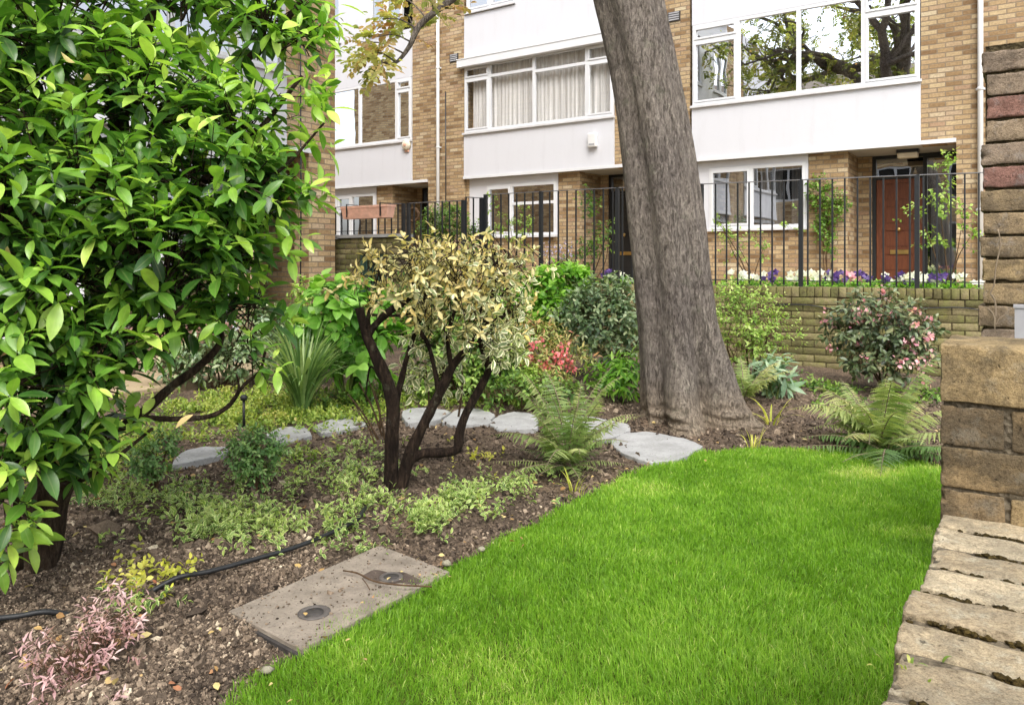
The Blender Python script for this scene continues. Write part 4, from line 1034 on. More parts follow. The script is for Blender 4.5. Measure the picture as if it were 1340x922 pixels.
# ------------------------------------------------------------------ inspection cover, hose, twig, stake
A, B_, C2, D_ = [gnd(x, y, .02)[:2] for x, y in ((300,795),(497,710),(588,744),(395,845))]
t = thing('inspection_cover', 'flat brownish rectangular drain cover with two round lifting holes beside the lawn', 'drain cover', (*((A+C2)/2), 0))
c0 = (A+C2)/2; m = MB(); quad = [A-c0, D_-c0, C2-c0, B_-c0]
m.prism(quad, -.03, .012, .003); lid = m.build('lid', M['lid'], t)
m = MB(); q2 = [np.array(p)*1.03 for p in quad]; m.prism(q2, -.05, -.002, .002); m.build('frame', M['lid_dark'], t)
for (x, y, s) in ((411, 798, 1.0), (512, 752, .82)):
    p = gnd(x, y, .02); k = MB(); p = np.array([p[0]-c0[0], p[1]-c0[1], .0125])
    k.lathe(p, [(.050*s, 0), (.050*s, .002), (.043*s, .004), (.035*s, .004), (.03*s, .001)], 28); rg = k.build('lifting_ring', M['lid_ring'], t)
    if x > 450:
        aa = np.linspace(0, 6.283, 28, endpoint=False); rr = .085 + .03*np.sin(aa*2 + .4) + .012*np.sin(aa*5); pl = np.c_[p[0] + rr*np.cos(aa), p[1] + rr*.62*np.sin(aa)]
        dk = MB(); dk.prism(pl, .0115, .0132); dk.build('dirt_stain', M['lid_stain'], lid)
    k = MB(); k.lathe(p, [(.030, .0), (.029, .0025), (.005, .003)], 24); k.build('hole_shade_disc', M['lid_dark'], rg)  # dark disc laid on the lid; recess shade put into its colour
t = thing('twig', 'thin bare twig lying across the drain cover', 'twig', (*c0, .03)); t.location = (0, 0, 0)
m = MB(); m.tube(spline([np.r_[gnd(x, y, .026)[:2], .026+.006*(k % 2)] for k, (x, y) in enumerate(((449,746),(468,752),(490,760),(520,767),(565,767)))], 24), .0028, 6, wob=.3)
m.tube(spline([np.r_[gnd(x, y, .026)[:2], .028] for x, y in ((474,757),(480,765),(484,772))], 6), .0018, 5); m.build('stem', M['twig'], t)
t = thing('hose', 'black irrigation hose curving through the bed behind the drain cover', 'hose', (-2.6, 2.2, 0)); t.location = (0, 0, 0)
m = MB(); hp = [gnd(x, y, .02) for x, y in ((-40,812),(20,806),(60,800),(110,788),(165,772),(228,757),(275,747),(330,732),(385,716),(430,698),(466,680),(478,664))]
for k, z in ((3,-.02),(4,-.03)): hp[k][2] = z
m.tube(spline(hp, 90), .0085, 12); m.build('pipe', M['wire'], t)
ps = gnd(319, 558); t = thing('garden_stake', 'thin black stake stuck upright in the ground under the laurel branch', 'stake', ps)
m = MB(); m.tube([(0, 0, -.05), (0, 0, .17)], .009, 8); m.lathe((0, 0, .17), [(.009, 0), (.022, .006), (.024, .03), (.01, .04)], 12); m.build('rod', M['wire'], t)

# ------------------------------------------------------------------ the big tree
def big_tree():
    base = atz(903, 540, 5.3); bx, by = base[0], base[1]
    T = thing('tree', 'big old tree with thick leaning grey trunk and flared roots behind the lawn', 'tree', (bx, by, 0))
    cl = []
    for y, x, w in ((575,905,150),(545,905,128),(520,899,122),(480,895,120),(440,890,114),(400,884,111),(300,872,106),(200,859,98),(100,843,93),(0,821,95),(-100,797,98)):
        p = atz(x, y, 5.3); cl.append((p[0]-bx, p[1]-by, p[2], w/2*5.3/1000))
    cl = np.array(cl); cl[0, 2] = -.08
    top = cl[-1]; cl = np.vstack([cl, [top[0]-.25, top[1]-.05, 4.3, .26], [top[0]-.42, top[1]+.05, 5.2, .24]])
    S = spline(cl, 190); na = 128; a = np.linspace(0, 2*np.pi, na, endpoint=False)
    z = S[:, 2:3]; A_ = a[None, :] + .25*z                                # flutes twist as they climb
    ang = lambda deg, wd: np.exp(-(((a[None, :] - math.radians(deg) + np.pi) % (2*np.pi) - np.pi)/math.radians(wd))**2)
    zz = np.maximum(z, 0)
    lob = ang(-74, 20)*.46*np.exp(-(zz/.42)**1.3) + ang(-8, 22)*.52*np.exp(-(zz/.26)**.9) + ang(-36, 11)*.16*np.exp(-(zz/.2)) + ang(-128, 22)*.10*np.exp(-(zz/.3)) + ang(70, 30)*.5*np.exp(-zz/.25) + ang(150, 30)*.4*np.exp(-zz/.25)
    lob = lob - ang(-45, 10)*.30*np.exp(-(zz/.6)**1.5) - ang(-103, 9)*.24*np.exp(-(zz/.7)**1.5) - ang(-22, 8)*.06*np.exp(-zz/.3)
    lob = lob + .09*ang(-64 , 22)*np.exp(-((zz-1.5)/.7)**2) - .12*ang(-94 + 0*1, 11)*np.exp(-((zz-1.2)/.9)**2) - .10*ang(-32, 12)*np.exp(-((zz-1.0)/.8)**2)
    fl = .055*np.cos(A_*4 + .6*z + .5) + .035*np.cos(A_*7 - .9*z + 1.2)
    P3 = np.stack([np.cos(A_)*2.2, np.sin(A_)*2.2, np.broadcast_to(z, A_.shape)*1.1], -1)
    nz = .07*fbm(P3, 4) + .028*fbm(P3*np.array([4, 4, .9]) + 9, 4)
    # horizontal creases near the roots
    cre = .020*np.exp(-np.maximum(z-.08, 0)/.10)*np.sin(z*85 + 7*fbm(P3*1.2, 3))*(z > .02)*np.clip(.5 + 1.6*fbm(P3*1.6 + 3, 2), 0, 1)
    r = S[:, 3:4]*(.93 + fl*np.clip(1.2-.12*z, .5, 1) + nz + lob) + cre*1.1*np.exp(-zz/.3)
    X_ = S[:, 0:1] + r*np.cos(a); Y_ = S[:, 1:2] + r*np.sin(a)
    V = np.stack([X_, Y_, np.broadcast_to(z, r.shape)], -1).reshape(-1, 3); n = len(S)
    i, j = np.meshgrid(np.arange(n-1), np.arange(na), indexing='ij'); j2 = (j+1) % na
    m = MB(); m.raw(V, [np.stack([i*na+j, i*na+j2, (i+1)*na+j2, (i+1)*na+j], -1).reshape(-1, 4)], True)
    m.build('trunk', M['bark'], T)
    # limbs above the picture
    global RNG
    keep_rng, RNG = RNG, np.random.default_rng(5)
    lm = MB(); tips = []
    top = S[-1, :3]
    def limb(p, d, L, r, lev):
        n = 7; pts = [np.array(p)]; dd_ = nrm(d)
        for k in range(n):
            dd_ = nrm(dd_ + RNG.normal(scale=.20, size=3) + np.array([0, 0, .03])); pts.append(pts[-1] + dd_*L/n)
        pts = np.array(pts); lm.tube(spline(pts, 12), np.linspace(r, r*.55, 12), 8 if lev < 2 else 5)
        if lev >= 3: tips.append((pts, dd_)); return
        if lev >= 2: tips.append((pts[3:], dd_))
        for q in range(3 if lev else 4):
            k = RNG.integers(3, n+1); nd = nrm(dd_ + RNG.normal(scale=.75, size=3)*np.array([1, 1, .55])); limb(pts[k], nd, L*.62, r*.52, lev+1)
    limb(top, (-.9, -.1, .65), 3.0, .17, 0); limb(top, (.5, .4, .8), 2.8, .17, 0); limb(top, (-.1, -.6, .9), 2.8, .15, 0); limb(top, (-.6, .6, .5), 3.0, .15, 0)
    off = np.array([bx, by, 0])
    def mir(px, py, Y):          # a limb point that shows mirrored in the right house's wide window
        p = aty(px, py, 2*YF - Y); return np.array([p[0], Y, p[2]]) - off
    boughs = [[top, mir(1180,70,4.6), mir(1110,92,4.4), mir(1070,80,4.3), mir(1035,45,4.2), mir(990,20,4.1), mir(940,10,4.0)], [mir(1090,90,4.35), mir(1050,105,4.5), mir(1010,85,4.7), mir(960,60,4.8), mir(915,70,4.9)],
              [top, mir(1170,40,5.0), mir(1140,20,5.1), mir(1090,5,5.2), mir(1050,-30,5.3)], [mir(1170,60,4.7), mir(1150,95,5.0), mir(1175,110,5.2), mir(1195,125,5.3)], [mir(1060,75,4.3), mir(1030,110,4.0), mir(985,118,3.9), mir(945,110,3.8)], [mir(1035,45,4.2), mir(1020,10,4.4), mir(980,-20,4.5)]]
    for k, bg_ in enumerate(boughs):
        sp = spline(bg_, 26); lm.tube(sp, np.linspace((.13,.07,.12,.06,.05,.05)[k], .02, 26), 8, wob=.15)
        for q in range(15):
            a_ = sp[RNG.integers(3, 26)]; d_ = nrm(RNG.normal(size=3)); e_ = a_ + d_*RNG.uniform(.4, 1.1); sq = spline([a_, (a_+e_)/2 + RNG.normal(scale=.06, size=3), e_], 7); lm.tube(sq, np.linspace(.016, .005, 7), 5); tips.append((sq, d_)); tips.append((sq, d_))
    # compound leaves
    lf = MB(); pos = []; dirs = []
    for pts, d in tips:
        k = RNG.integers(0, len(pts), 5); pos.append(pts[k] + RNG.normal(scale=.14, size=(5, 3))); dirs.append(nrm(d + RNG.normal(scale=.8, size=(5, 3))))
    pos = np.concatenate(pos); dirs = np.concatenate(dirs)
    def compound(pos, dirs, L, pairs=7, ll=.055, rb=0.0):
        n = len(pos); dirs = dirs.copy(); dirs[:, 2] -= .2; dirs = nrm(dirs); R = frames(dirs, RNG.normal(scale=.3, size=(n, 3)) + np.array([0, 0, 1.])); r0 = RNG.random(n)
        for k in range(pairs):
            t = .25 + .75*k/pairs
            for sgn in (-1, 1):
                p = pos + R[:, :, 0]*(L*t) + np.array([0, 0, -1.])*(.25*L*t*t)
                d = nrm(R[:, :, 0]*.45 + sgn*R[:, :, 1] + np.array([0, 0, -.25]) + RNG.normal(scale=.15, size=(n, 3)))
                lf.inst(LT_oval, p, frames(d, R[:, :, 2] + RNG.normal(scale=.2, size=(n, 3))), ll*RNG.uniform(.7, 1.2, n), np.clip(r0*.6 + .2*RNG.random(n) + rb, 0, 1))
        p = pos + R[:, :, 0]*L; lf.inst(LT_oval, p, R, np.full(n, ll), r0)
    off = np.array([bx, by, 0])
    qx, qy, qz = proj(pos + off); vis = (qy > -70) & (qx > -60) & (qx < 1400) & (qz > 0)
    compound(pos[~vis], dirs[~vis], .30, 5, .085)
    # the low bough that hangs into the picture
    bough = [(760,-260,5.4),(700,-150,5.3),(640,-55,5.1),(596,-5,5.0),(570,15,4.95),(548,35,4.9),(535,62,4.9),(518,82,4.9),(500,82,4.9)]
    bp = spline([atz(x, y, z_) - off for x, y, z_ in bough], 40)
    up = np.array([S[-8, :3], (S[-8, :3] + bp[0])/2 + np.array([0, 0, .25])])
    lm.tube(np.vstack([spline(np.vstack([up, bp[:1]]), 12)[:-1], bp]), np.linspace(.05, .007, 51), 8, wob=.15)
    sub = []
    for k, (ex, ey) in ((18,(600,-20)),(22,(520,-5)),(25,(500,25)),(28,(495,48)),(31,(470,55)),(34,(480,70)),(37,(492,88)),(39,(500,90)),(39,(478,78)),(20,(560,-15)),(24,(590,10)),(26,(530,18)),(30,(560,30)),(16,(640,-40))):
        e = atz(ex, ey, 4.9 + RNG.uniform(-.25, .25)) - off; q = bp[min(k, 39)]; mid = (q+e)/2 + np.array([0, 0, .03]); s = spline([q, mid, e], 8); lm.tube(s, np.linspace(.006, .003, 8), 5); sub.append(s)
    lm.build('limbs', M['bark'], T)
    pos = np.concatenate([s[2:] for s in sub]); pos = np.repeat(pos, 2, 0); d = np.repeat(np.concatenate([np.tile(nrm(s[-1]-s[0]), (len(s)-2, 1)) for s in sub]), 2, 0)
    k = RNG.random(len(pos)) < .62; pos, d = pos[k], nrm(d[k] + RNG.normal(scale=.6, size=(k.sum(), 3)))
    compound(pos, d, .16, 5, .045, .25)
    lf.build('foliage', M['lf_tree'], T); RNG = keep_rng
big_tree()

# ------------------------------------------------------------------ laurel at left
def E(px, py, z, rx, ry=None, rz=None):
    return (atz(px, py, z), (rx, rx if rz is None else rz, rx if ry is None else ry))
def laurel():
    b0 = gnd(50, 738)
    T = thing('laurel_bush', 'large glossy green laurel bush with dark bent stems filling the left side', 'bush', (b0[0], b0[1], 0))
    off = np.array([b0[0], b0[1], 0])
    def stem(name, pts, r0, r1, n=30):
        m = MB(); m.tube(spline([atz(x, y, z)-off for x, y, z in pts], n), np.linspace(r0, r1, n), 12, wob=.25); m.build(name, M['bark_laurel'], T)
    stem('trunk', [(42,752,2.74),(52,715,2.74),(62,660,2.76),(80,610,2.78),(92,560,2.8),(88,500,2.82),(75,430,2.85)], .085, .05)
    for pts, r0, r1 in (([(75,440,2.85),(60,370,2.85),(70,330,2.85),(35,300,2.85),(-40,250,2.8)], .05, .03),
        ([(70,335,2.85),(120,260,2.9),(150,180,2.95),(180,90,3.0),(210,-30,3.0)], .035, .018),
        ([(80,600,2.78),(130,575,2.8),(180,545,2.8),(225,505,2.85),(262,478,2.9),(290,440,2.95),(262,390,2.9),(258,340,2.9),(275,290,2.95)], .021, .009),
        ([(180,545,2.8),(225,548,2.8),(272,545,2.8),(300,530,2.8),(318,505,2.8),(340,485,2.8),(347,460,2.8)], .011, .005),
        ([(300,530,2.8),(312,510,2.75),(310,490,2.7)], .007, .003),
        ([(66,640,2.7),(110,625,2.6),(150,600,2.6),(200,560,2.65)], .014, .005),
        ([(25,745,2.5),(22,680,2.5),(24,600,2.5),(15,540,2.5),(30,470,2.5)], .014, .008),
        ([(90,520,2.8),(130,430,2.7),(170,350,2.7),(230,270,2.75),(330,180,2.8),(395,100,2.9)], .03, .007),
        ([(150,190,2.95),(230,150,3.0),(310,90,3.0),(380,20,3.05),(410,-30,3.0)], .02, .008),
        ([(230,270,2.75),(300,265,2.8),(370,220,2.8),(425,160,2.8)], .012, .004),
        ([(60,480,2.6),(30,420,2.5),(20,380,2.5)], .02, .01), ([(130,430,2.7),(190,440,2.6),(240,400,2.6)], .014, .005)):
        stem('branch', pts, r0, r1)
    ells = [E(60,60,2.9,.42,.36), E(-60,150,2.7,.45,.5), E(180,140,2.85,.30,.26), E(235,0,3.0,.22,.12), E(345,30,3.0,.20,.16), E(120,250,2.7,.40,.26), E(315,165,2.85,.17,.13), E(270,240,2.75,.30,.18),
            E(60,370,2.6,.34,.22), E(315,265,2.8,.16,.10), E(210,330,2.65,.30,.16), E(315,340,2.8,.14,.09), E(20,500,2.4,.24,.22), E(120,455,2.55,.22,.12), E(215,430,2.7,.15,.08), E(325,415,2.75,.12,.07),
            E(100,560,2.6,.16,.10), E(5,640,2.35,.10,.16), E(0,300,2.5,.3,.3), E(392,60,2.95,.06,.10), E(388,135,2.85,.05,.06), E(330,470,2.75,.05,.04), E(120,510,2.55,.14,.10), E(230,370,2.65,.2,.13), E(70,600,2.5,.16,.12), E(270,330,2.75,.2,.12)]
    ells = [(e[0]-off, e[1]) for e in ells]
    p, d = blob_pts(ells, 1450, .3, .6)
    pos, R, L, rn, tw = shoots(p, d, .095, 7, .092, 82, 42, .08, .7, .45, .75); L = L*RNG.choice([.7, .9, 1, 1.15, 1.3], len(L))
    # light tips high and outside, dark leaves within
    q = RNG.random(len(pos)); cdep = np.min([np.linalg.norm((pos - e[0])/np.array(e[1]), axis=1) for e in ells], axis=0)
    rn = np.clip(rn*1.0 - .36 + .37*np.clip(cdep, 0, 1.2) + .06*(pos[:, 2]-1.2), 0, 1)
    yel = q < .006
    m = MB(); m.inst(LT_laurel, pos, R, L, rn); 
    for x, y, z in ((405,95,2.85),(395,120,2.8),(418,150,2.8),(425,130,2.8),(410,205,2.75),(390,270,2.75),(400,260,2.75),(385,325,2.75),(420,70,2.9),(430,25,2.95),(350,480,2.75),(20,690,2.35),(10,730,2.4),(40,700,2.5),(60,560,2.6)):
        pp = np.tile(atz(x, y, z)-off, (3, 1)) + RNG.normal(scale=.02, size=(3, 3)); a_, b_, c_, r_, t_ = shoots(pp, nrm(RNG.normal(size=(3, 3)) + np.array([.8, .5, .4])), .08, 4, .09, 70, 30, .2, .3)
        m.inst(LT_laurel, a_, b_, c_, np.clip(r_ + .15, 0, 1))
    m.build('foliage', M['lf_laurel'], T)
    m = MB(); twigs(m, tw[0] - d*.12, tw[1], .0032); m.build('twigs', M['bark_laurel'], T)
    m = MB(); pp = np.array([atz(x, y, z)-off for x, y, z in ((80,68,2.5),(120,105,2.5),(70,595,2.45),(10,322,2.3),(230,560,2.6))]); n = len(pp)
    m.inst(LT_laurel, pp, frames(RNG.normal(size=(n, 3)), RNG.normal(size=(n, 3))*.4 + np.array([.4, -.7, .6])), .07, RNG.random(n)*.6+.3); o = m.build('yellowed_leaves', M['lf_dry'], T); o['label'] = 'a few yellowed leaves'
laurel()

# ------------------------------------------------------------------ variegated shrub in the middle
def variegated():
    b0 = gnd(522, 640); off = np.array([b0[0], b0[1], 0]); Z0 = 3.67
    T = thing('variegated_shrub', 'cream and yellow variegated shrub with crooked dark stems in the middle of the bed', 'shrub', (b0[0], b0[1], 0))
    def stem(pts, r0, r1, n=26):
        m = MB(); m.tube(spline([atz(p[0], p[1], Z0 + (p[2] if len(p) > 2 else 0))-off for p in pts], n), np.linspace(r0, r1, n), 11, wob=.35); m.build('stem', M['bark_dark'], T)
    stem([(513,648),(512,620),(513,575),(514,530),(505,495),(490,462),(479,436),(472,410),(470,402)], .040, .020)
    stem([(480,440),(492,424),(510,407),(530,393),(548,380)], .020, .016)
    stem([(483,434),(482,415),(486,402)], .012, .009)
    stem([(487,412),(520,413),(545,408)], .007, .005)
    stem([(522,650),(530,615),(540,585),(556,552),(572,520),(584,495),(594,476),(612,455)], .036, .017)
    stem([(524,635),(534,605),(552,593),(578,592),(598,588),(601,568),(610,540),(628,508),(640,482),(636,455),(624,432)], .027, .016)
    stem([(640,484),(634,468),(628,450)], .016, .010)
    stem([(628,450),(640,432),(652,418),(668,406)], .016, .011); stem([(632,436),(638,410),(644,380),(648,350),(646,326)], .018, .013)
    stem([(512,560,.05),(520,520,.1),(532,470,.1),(545,430,.1),(560,380,.1)], .018, .010)
    stem([(575,515),(568,480),(560,450),(548,430),(540,400)], .013, .008)
    stem([(590,478),(586,440),(596,400),(600,360)], .012, .007)
    stem([(612,455),(640,410),(670,370)], .010, .006); stem([(624,436),(616,420),(612,395)], .009, .005)
    stem([(500,500,.2),(485,480,.25),(478,520,.25)], .006, .004)
    ells = [E(500,358,3.65,.13,.08), E(545,348,3.55,.20,.08), E(600,350,3.6,.22,.09), E(655,352,3.7,.16,.09), E(480,384,3.7,.09,.06), E(560,385,3.5,.20,.09), E(620,398,3.55,.20,.11), E(680,358,3.75,.07,.09), E(672,412,3.65,.12,.10),
            E(590,340,3.9,.32,.08), E(550,408,3.8,.13,.07), E(486,405,3.6,.035,.03), E(660,448,3.65,.10,.08), E(640,440,3.5,.10,.08), E(590,425,3.55,.13,.07)]
    ells = [(e[0]-off, e[1]) for e in ells]
    p, d = blob_pts(ells, 340, .1, .95); p = p + RNG.normal(scale=.035, size=p.shape)
    pos, R, L, rn, tw = shoots(p, d, .08, 7, .046, 85, 35, .12, .2, .9, .2)
    # the crown's right and lower side is greener
    qx, qy, _ = proj(pos + off); gsel = ((qx-600)/90 + (qy-362)/60 + RNG.normal(scale=.9, size=len(pos))) > 1.15
    m = MB(); m.inst(LT_med, pos[~gsel], R[~gsel], L[~gsel], rn[~gsel]); m.build('foliage', M['lf_variegated'], T)
    m = MB(); m.inst(LT_med, pos[gsel], R[gsel], L[gsel], rn[gsel])
    el2 = [E(560,450,3.8,.10,.12), E(655,460,3.6,.09,.06), E(580,490,3.9,.10,.09), E(640,440,3.5,.08,.05), E(545,490,3.9,.06,.1)]; el2 = [(e[0]-off, e[1]) for e in el2]
    p2, d2 = blob_pts(el2, 60, .3, .8); a_, b_, c_, r_, t2 = shoots(p2, d2, .06, 6, .058, 80, 35, .3, .2, .5, .5); m.inst(LT_med, a_, b_, c_, r_)
    o = m.build('green_foliage', M['lf_varieg_green'], T); o['label'] = 'greener cream-edged leaves low on the right side'
    m = MB(); twigs(m, tw[0]-d*.12, tw[1], .0026); twigs(m, t2[0]-d2*.1, t2[1], .002); m.build('twigs', M['bark_dark'], T)
    # thin basal suckers
    m = MB()
    for (x0, y0, x1, y1) in ((500,570,470,500),(495,575,455,515),(505,580,480,490),(575,520,582,430),(560,560,556,470),(600,545,604,470),(490,580,470,540),(498,560,488,505)):
        m.tube(spline([atz(x0, y0, 3.9)-off, atz((x0+x1)/2+3, (y0+y1)/2, 3.95)-off, atz(x1, y1, 4.0)-off], 8), np.linspace(.006, .003, 8), 6)
    m.build('suckers', M['twig'], T)
variegated()

# ------------------------------------------------------------------ generic shrub
def shrub(name, label, cat, base, ells, n, slen, nl, L, mat, tmpl, a0=80, a1=35, droop=.25, up=.4, twig='twig', tr=.0025, shell=.4, stems=5, extra=None, group=None, jit=.4, under=.6):
    off = np.array([base[0], base[1], base[2] if len(base) > 2 else 0.0]); T = thing(name, label, cat, tuple(off), group=group)
    ells = [(np.asarray(e[0])-off, e[1]) for e in ells]
    p, d = blob_pts(ells, n, shell, under); pos, R, Ls, rn, tw = shoots(p, d, slen, nl, L, a0, a1, droop, up, jit)
    m = MB(); m.inst(tmpl, pos, R, Ls, rn); m.build('foliage', mat, T)
    m = MB(); ctr = np.mean([e[0] for e in ells], 0)
    for k in range(stems):
        q = p[RNG.integers(len(p))]; mid = (q*.5 + ctr*.15 + np.array([0, 0, .0])); mid[2] = q[2]*.5
        m.tube(spline([RNG.normal(scale=.02, size=3)*np.array([1, 1, 0]) + np.array([0, 0, -.03]), mid + RNG.normal(scale=.03, size=3), q], 10), np.linspace(.010, .003, 10)*(slen/.08)**.5, 6)
    twigs(m, tw[0] - d*slen*.8, tw[1], tr); m.build('stems', M[twig], T)
    for (nm, mt, tm, idx_n, size, k) in (extra or []):
        # flower trusses on some of the outer shoots
        s = RNG.choice(len(p), idx_n, replace=False); c = tw[1][s]; mb = MB()
        cc = np.repeat(c, k, 0) + RNG.normal(scale=size*.55, size=(idx_n*k, 3)); dn = nrm(RNG.normal(size=(idx_n*k, 3)) + np.repeat(d[s], k, 0)*.9); sz = size*RNG.uniform(.7, 1.2, idx_n*k); rr = RNG.random(idx_n*k); fr = frames(dn, RNG.normal(size=(idx_n*k, 3)))
        for g in range(idx_n):
            q = slice(g*k, g*k+k); mb = MB(); mb.inst(tm, cc[q], fr[q], sz[q], rr[q]); mb.build(nm, M[mt], T)
    return T
def lowb(px, py): return gnd(px, py)

shrub('rhododendron', 'rounded dark rhododendron with pale pink flower trusses against the mossy wall', 'shrub', lowb(1155, 506),
      [E(1155,425,6.5,.36,.30), E(1115,440,6.5,.22,.24), E(1195,445,6.4,.22,.22), E(1160,470,6.4,.34,.16)], 430, .08, 6, .066, M['lf_rhodo'], LT_med, shell=.25, jit=.6, extra=[('flower_truss', 'pk_rhodo', LT_petal, 44, .040, 12)])
shrub('evergreen_shrub', 'dense dark green evergreen shrub with peach buds left of the tree trunk', 'shrub', lowb(780, 500),
      [E(780,425,6.9,.34,.34), E(815,440,6.9,.22,.32), E(750,420,6.9,.20,.22), E(790,390,7.1,.30,.18)], 520, .08, 6, .064, M['lf_dark'], LT_med, shell=.25, jit=.6, extra=[('bud', 'peach', LT_petal, 16, .045, 6)])
shrub('pieris', 'low pieris shrub with reddish new leaves and bright pink flower clusters', 'shrub', lowb(710, 520),
      [E(700,450,6.2,.28,.22), E(660,445,6.2,.20,.22), E(735,470,6.1,.22,.14), E(690,490,6.2,.32,.12)], 420, .07, 6, .058, M['lf_pieris'], LT_lance, extra=[])
# its pink clusters
Tp = bpy.data.objects['pieris']; off = np.array(Tp.location); m = MB(); cl = np.array([atz(x, y, 5.95)-off for x, y in ((682,470),(690,466),(712,478),(722,474),(730,468),(738,474),(748,480),(718,482),(708,446),(726,462),(695,452),(736,458),(742,466))])

for q in cl:
    cc = q + RNG.normal(scale=.022, size=(16, 3)); m = MB(); m.inst(LT_petal, cc, frames(RNG.normal(size=cc.shape), RNG.normal(size=cc.shape)), .032, RNG.random(16)); m.build('flower_cluster', M['pk_pieris'], Tp)
shrub('choisya', 'fresh light green shrub against the railing left of the dark evergreen', 'shrub', lowb(715, 480),
      [E(705,385,7.3,.30,.24), E(740,370,7.4,.22,.18), E(680,400,7.2,.22,.25), E(715,420,7.2,.28,.25)], 420, .07, 6, .075, M['lf_bright'], LT_oval)
shrub('airy_shrub', 'airy light green shrub against the mossy wall right of the tree trunk', 'shrub', lowb(985, 490),
      [E(985,420,7.1,.30,.32), E(960,395,7.2,.20,.22), E(1010,440,7.0,.24,.24), E(970,455,7.0,.28,.18)], 360, .10, 6, .042, M['lf_light'], LT_small, tr=.002, shell=.2)
shrub('hydrangea', 'bright large leaved hydrangea shrub behind the variegated shrub stems', 'shrub', lowb(455, 524),
      [E(440,405,5.9,.24,.20), E(418,440,5.9,.16,.16), E(480,430,6.0,.24,.22), E(470,480,5.9,.22,.16)], 140, .12, 5, .135, M['lf_hyd'], LT_wide, twig='twig_green', tr=.004, stems=9, shell=.2)
shrub('green_shrub', 'mid green leafy shrub between the variegated shrub and the pieris', 'shrub', lowb(610, 530),
      [E(610,460,6.0,.34,.24), E(570,450,6.2,.28,.26), E(640,490,5.9,.24,.16), E(560,400,6.4,.3,.3)], 420, .08, 6, .075, M['lf_mid'], LT_med)
shrub('euonymus', 'loose mid green shrub in front of the evergreen and left of the tree', 'shrub', lowb(655, 532),
      [E(650,475,5.9,.22,.18), E(600,490,5.9,.22,.14), E(700,500,5.8,.20,.09), E(560,500,6.0,.2,.12)], 330, .08, 6, .05, M['lf_light'], LT_med, shell=.2)
shrub('low_shrub', 'dark leafy shrub between the garden bench and the strap leaved clump', 'shrub', lowb(285, 505),
      [E(270,470,6.6,.26,.16), E(320,465,6.6,.22,.18), E(230,480,6.6,.2,.12), E(345,430,6.9,.2,.2)], 320, .09, 6, .07, M['lf_dark'], LT_med, shell=.2)
shrub('low_perennial', 'soft green perennial clump between the fern and the pieris', 'plant', lowb(690, 535),
      [E(680,512,5.5,.16,.07), E(640,515,5.5,.14,.06), E(730,515,5.5,.16,.06)], 120, .08, 6, .045, M['lf_mid'], LT_med, shell=.1)
shrub('woody_shrub', 'pale tangled shrub against the left brick building beside the hydrangea', 'shrub', lowb(415, 500),
      [E(408,400,7.0,.20,.22), E(420,440,6.8,.24,.24)], 170, .08, 6, .06, M['lf_light'], LT_med)
shrub('leafy_perennial', 'low bright green leafy plant at the left foot of the tree trunk', 'plant', lowb(812, 512),
      [E(815,490,6.0,.14,.10), E(795,495,6.1,.12,.08)], 50, .10, 6, .11, M['lf_bright'], LT_lance, twig='twig_green', droop=.5)
shrub('hellebore', 'blue green hellebore with spread leaves right of the tree trunk', 'plant', lowb(1018, 520),
      [E(1018,492,6.2,.13,.07), E(1005,496,6.2,.12,.07)], 26, .10, 6, .16, M['lf_blue'], LT_lance, twig='twig_green', droop=.2, a0=85, a1=60)
shrub('boxwood', 'bushy little dark green shrub in front of the second stepping stone', 'shrub', lowb(336, 642),
      [E(336,596,3.66,.12,.11), E(350,585,3.7,.07,.06), E(320,590,3.66,.07,.06), E(336,622,3.66,.06,.08)], 260, .05, 7, .025, M['lf_box'], LT_med, twig='twig', tr=.0008)
shrub('boxwood', 'sparse little dark green shrub just right of the laurel trunk', 'shrub', lowb(200, 640),
      [E(203,600,3.66,.09,.10), E(215,580,3.7,.05,.06), E(190,612,3.66,.05,.06)], 130, .05, 7, .026, M['lf_box'], LT_med, twig='twig', tr=.0008)
shrub('mauve_plant', 'small mauve pink leaved plant at the bottom left corner', 'plant', lowb(110, 890),
      [E(110,850,2.05,.13,.055), E(150,815,2.15,.08,.04), E(75,870,2.0,.08,.05), E(100,915,1.95,.10,.03), E(165,780,2.3,.04,.02)], 100, .055, 8, .026, M['lf_pink'], LT_lance, a0=80, a1=40, droop=.1, twig='twig', tr=.0013)
shrub('garden_shrub', 'bright green shrub behind the left railing beside the corner post', 'shrub', (*aty(590, 300, 9.0)[:2], .75),
      [(aty(585,290,9.0), (.34,.3,.24)), (aty(565,300,9.0), (.22,.2,.16)), (aty(625,310,9.2), (.18,.18,.2))], 330, .09, 6, .06, M['lf_mid'], LT_med)
def climber(name, label, base, ells, n, mat, L, slen=.08, nl=5, tm=LT_oval, stems=4, shell=.1, twig='twig'):
    return shrub(name, label, 'climber', base, ells, n, slen, nl, L, M[mat], tm, shell=shell, stems=stems, twig=twig, up=.2)
climber('jasmine', 'dense dark green climber on the brick column left of the wooden door', (*aty(1083, 350, YF-.05)[:2], .45),
        [(aty(1072,255,YF-.0), (.2,.12,.35)), (aty(1080,300,YF-.02), (.18,.12,.3)), (aty(1095,270,YF-.05), (.18,.12,.25)), (aty(1088,325,YF-.05), (.06,.06,.3))], 260, 'lf_climb', .055)
climber('climbing_rose', 'sparse pale climbing rose in front of the wooden door', (*aty(1240, 360, 9.6)[:2], .75),
        [(aty(1235,215,9.6), (.10,.1,.22)), (aty(1232,260,9.6), (.12,.1,.25)), (aty(1200,285,9.6), (.22,.1,.12)), (aty(1215,315,9.6), (.2,.1,.14)), (aty(1262,300,9.6), (.10,.1,.35))], 90, 'lf_light', .05)
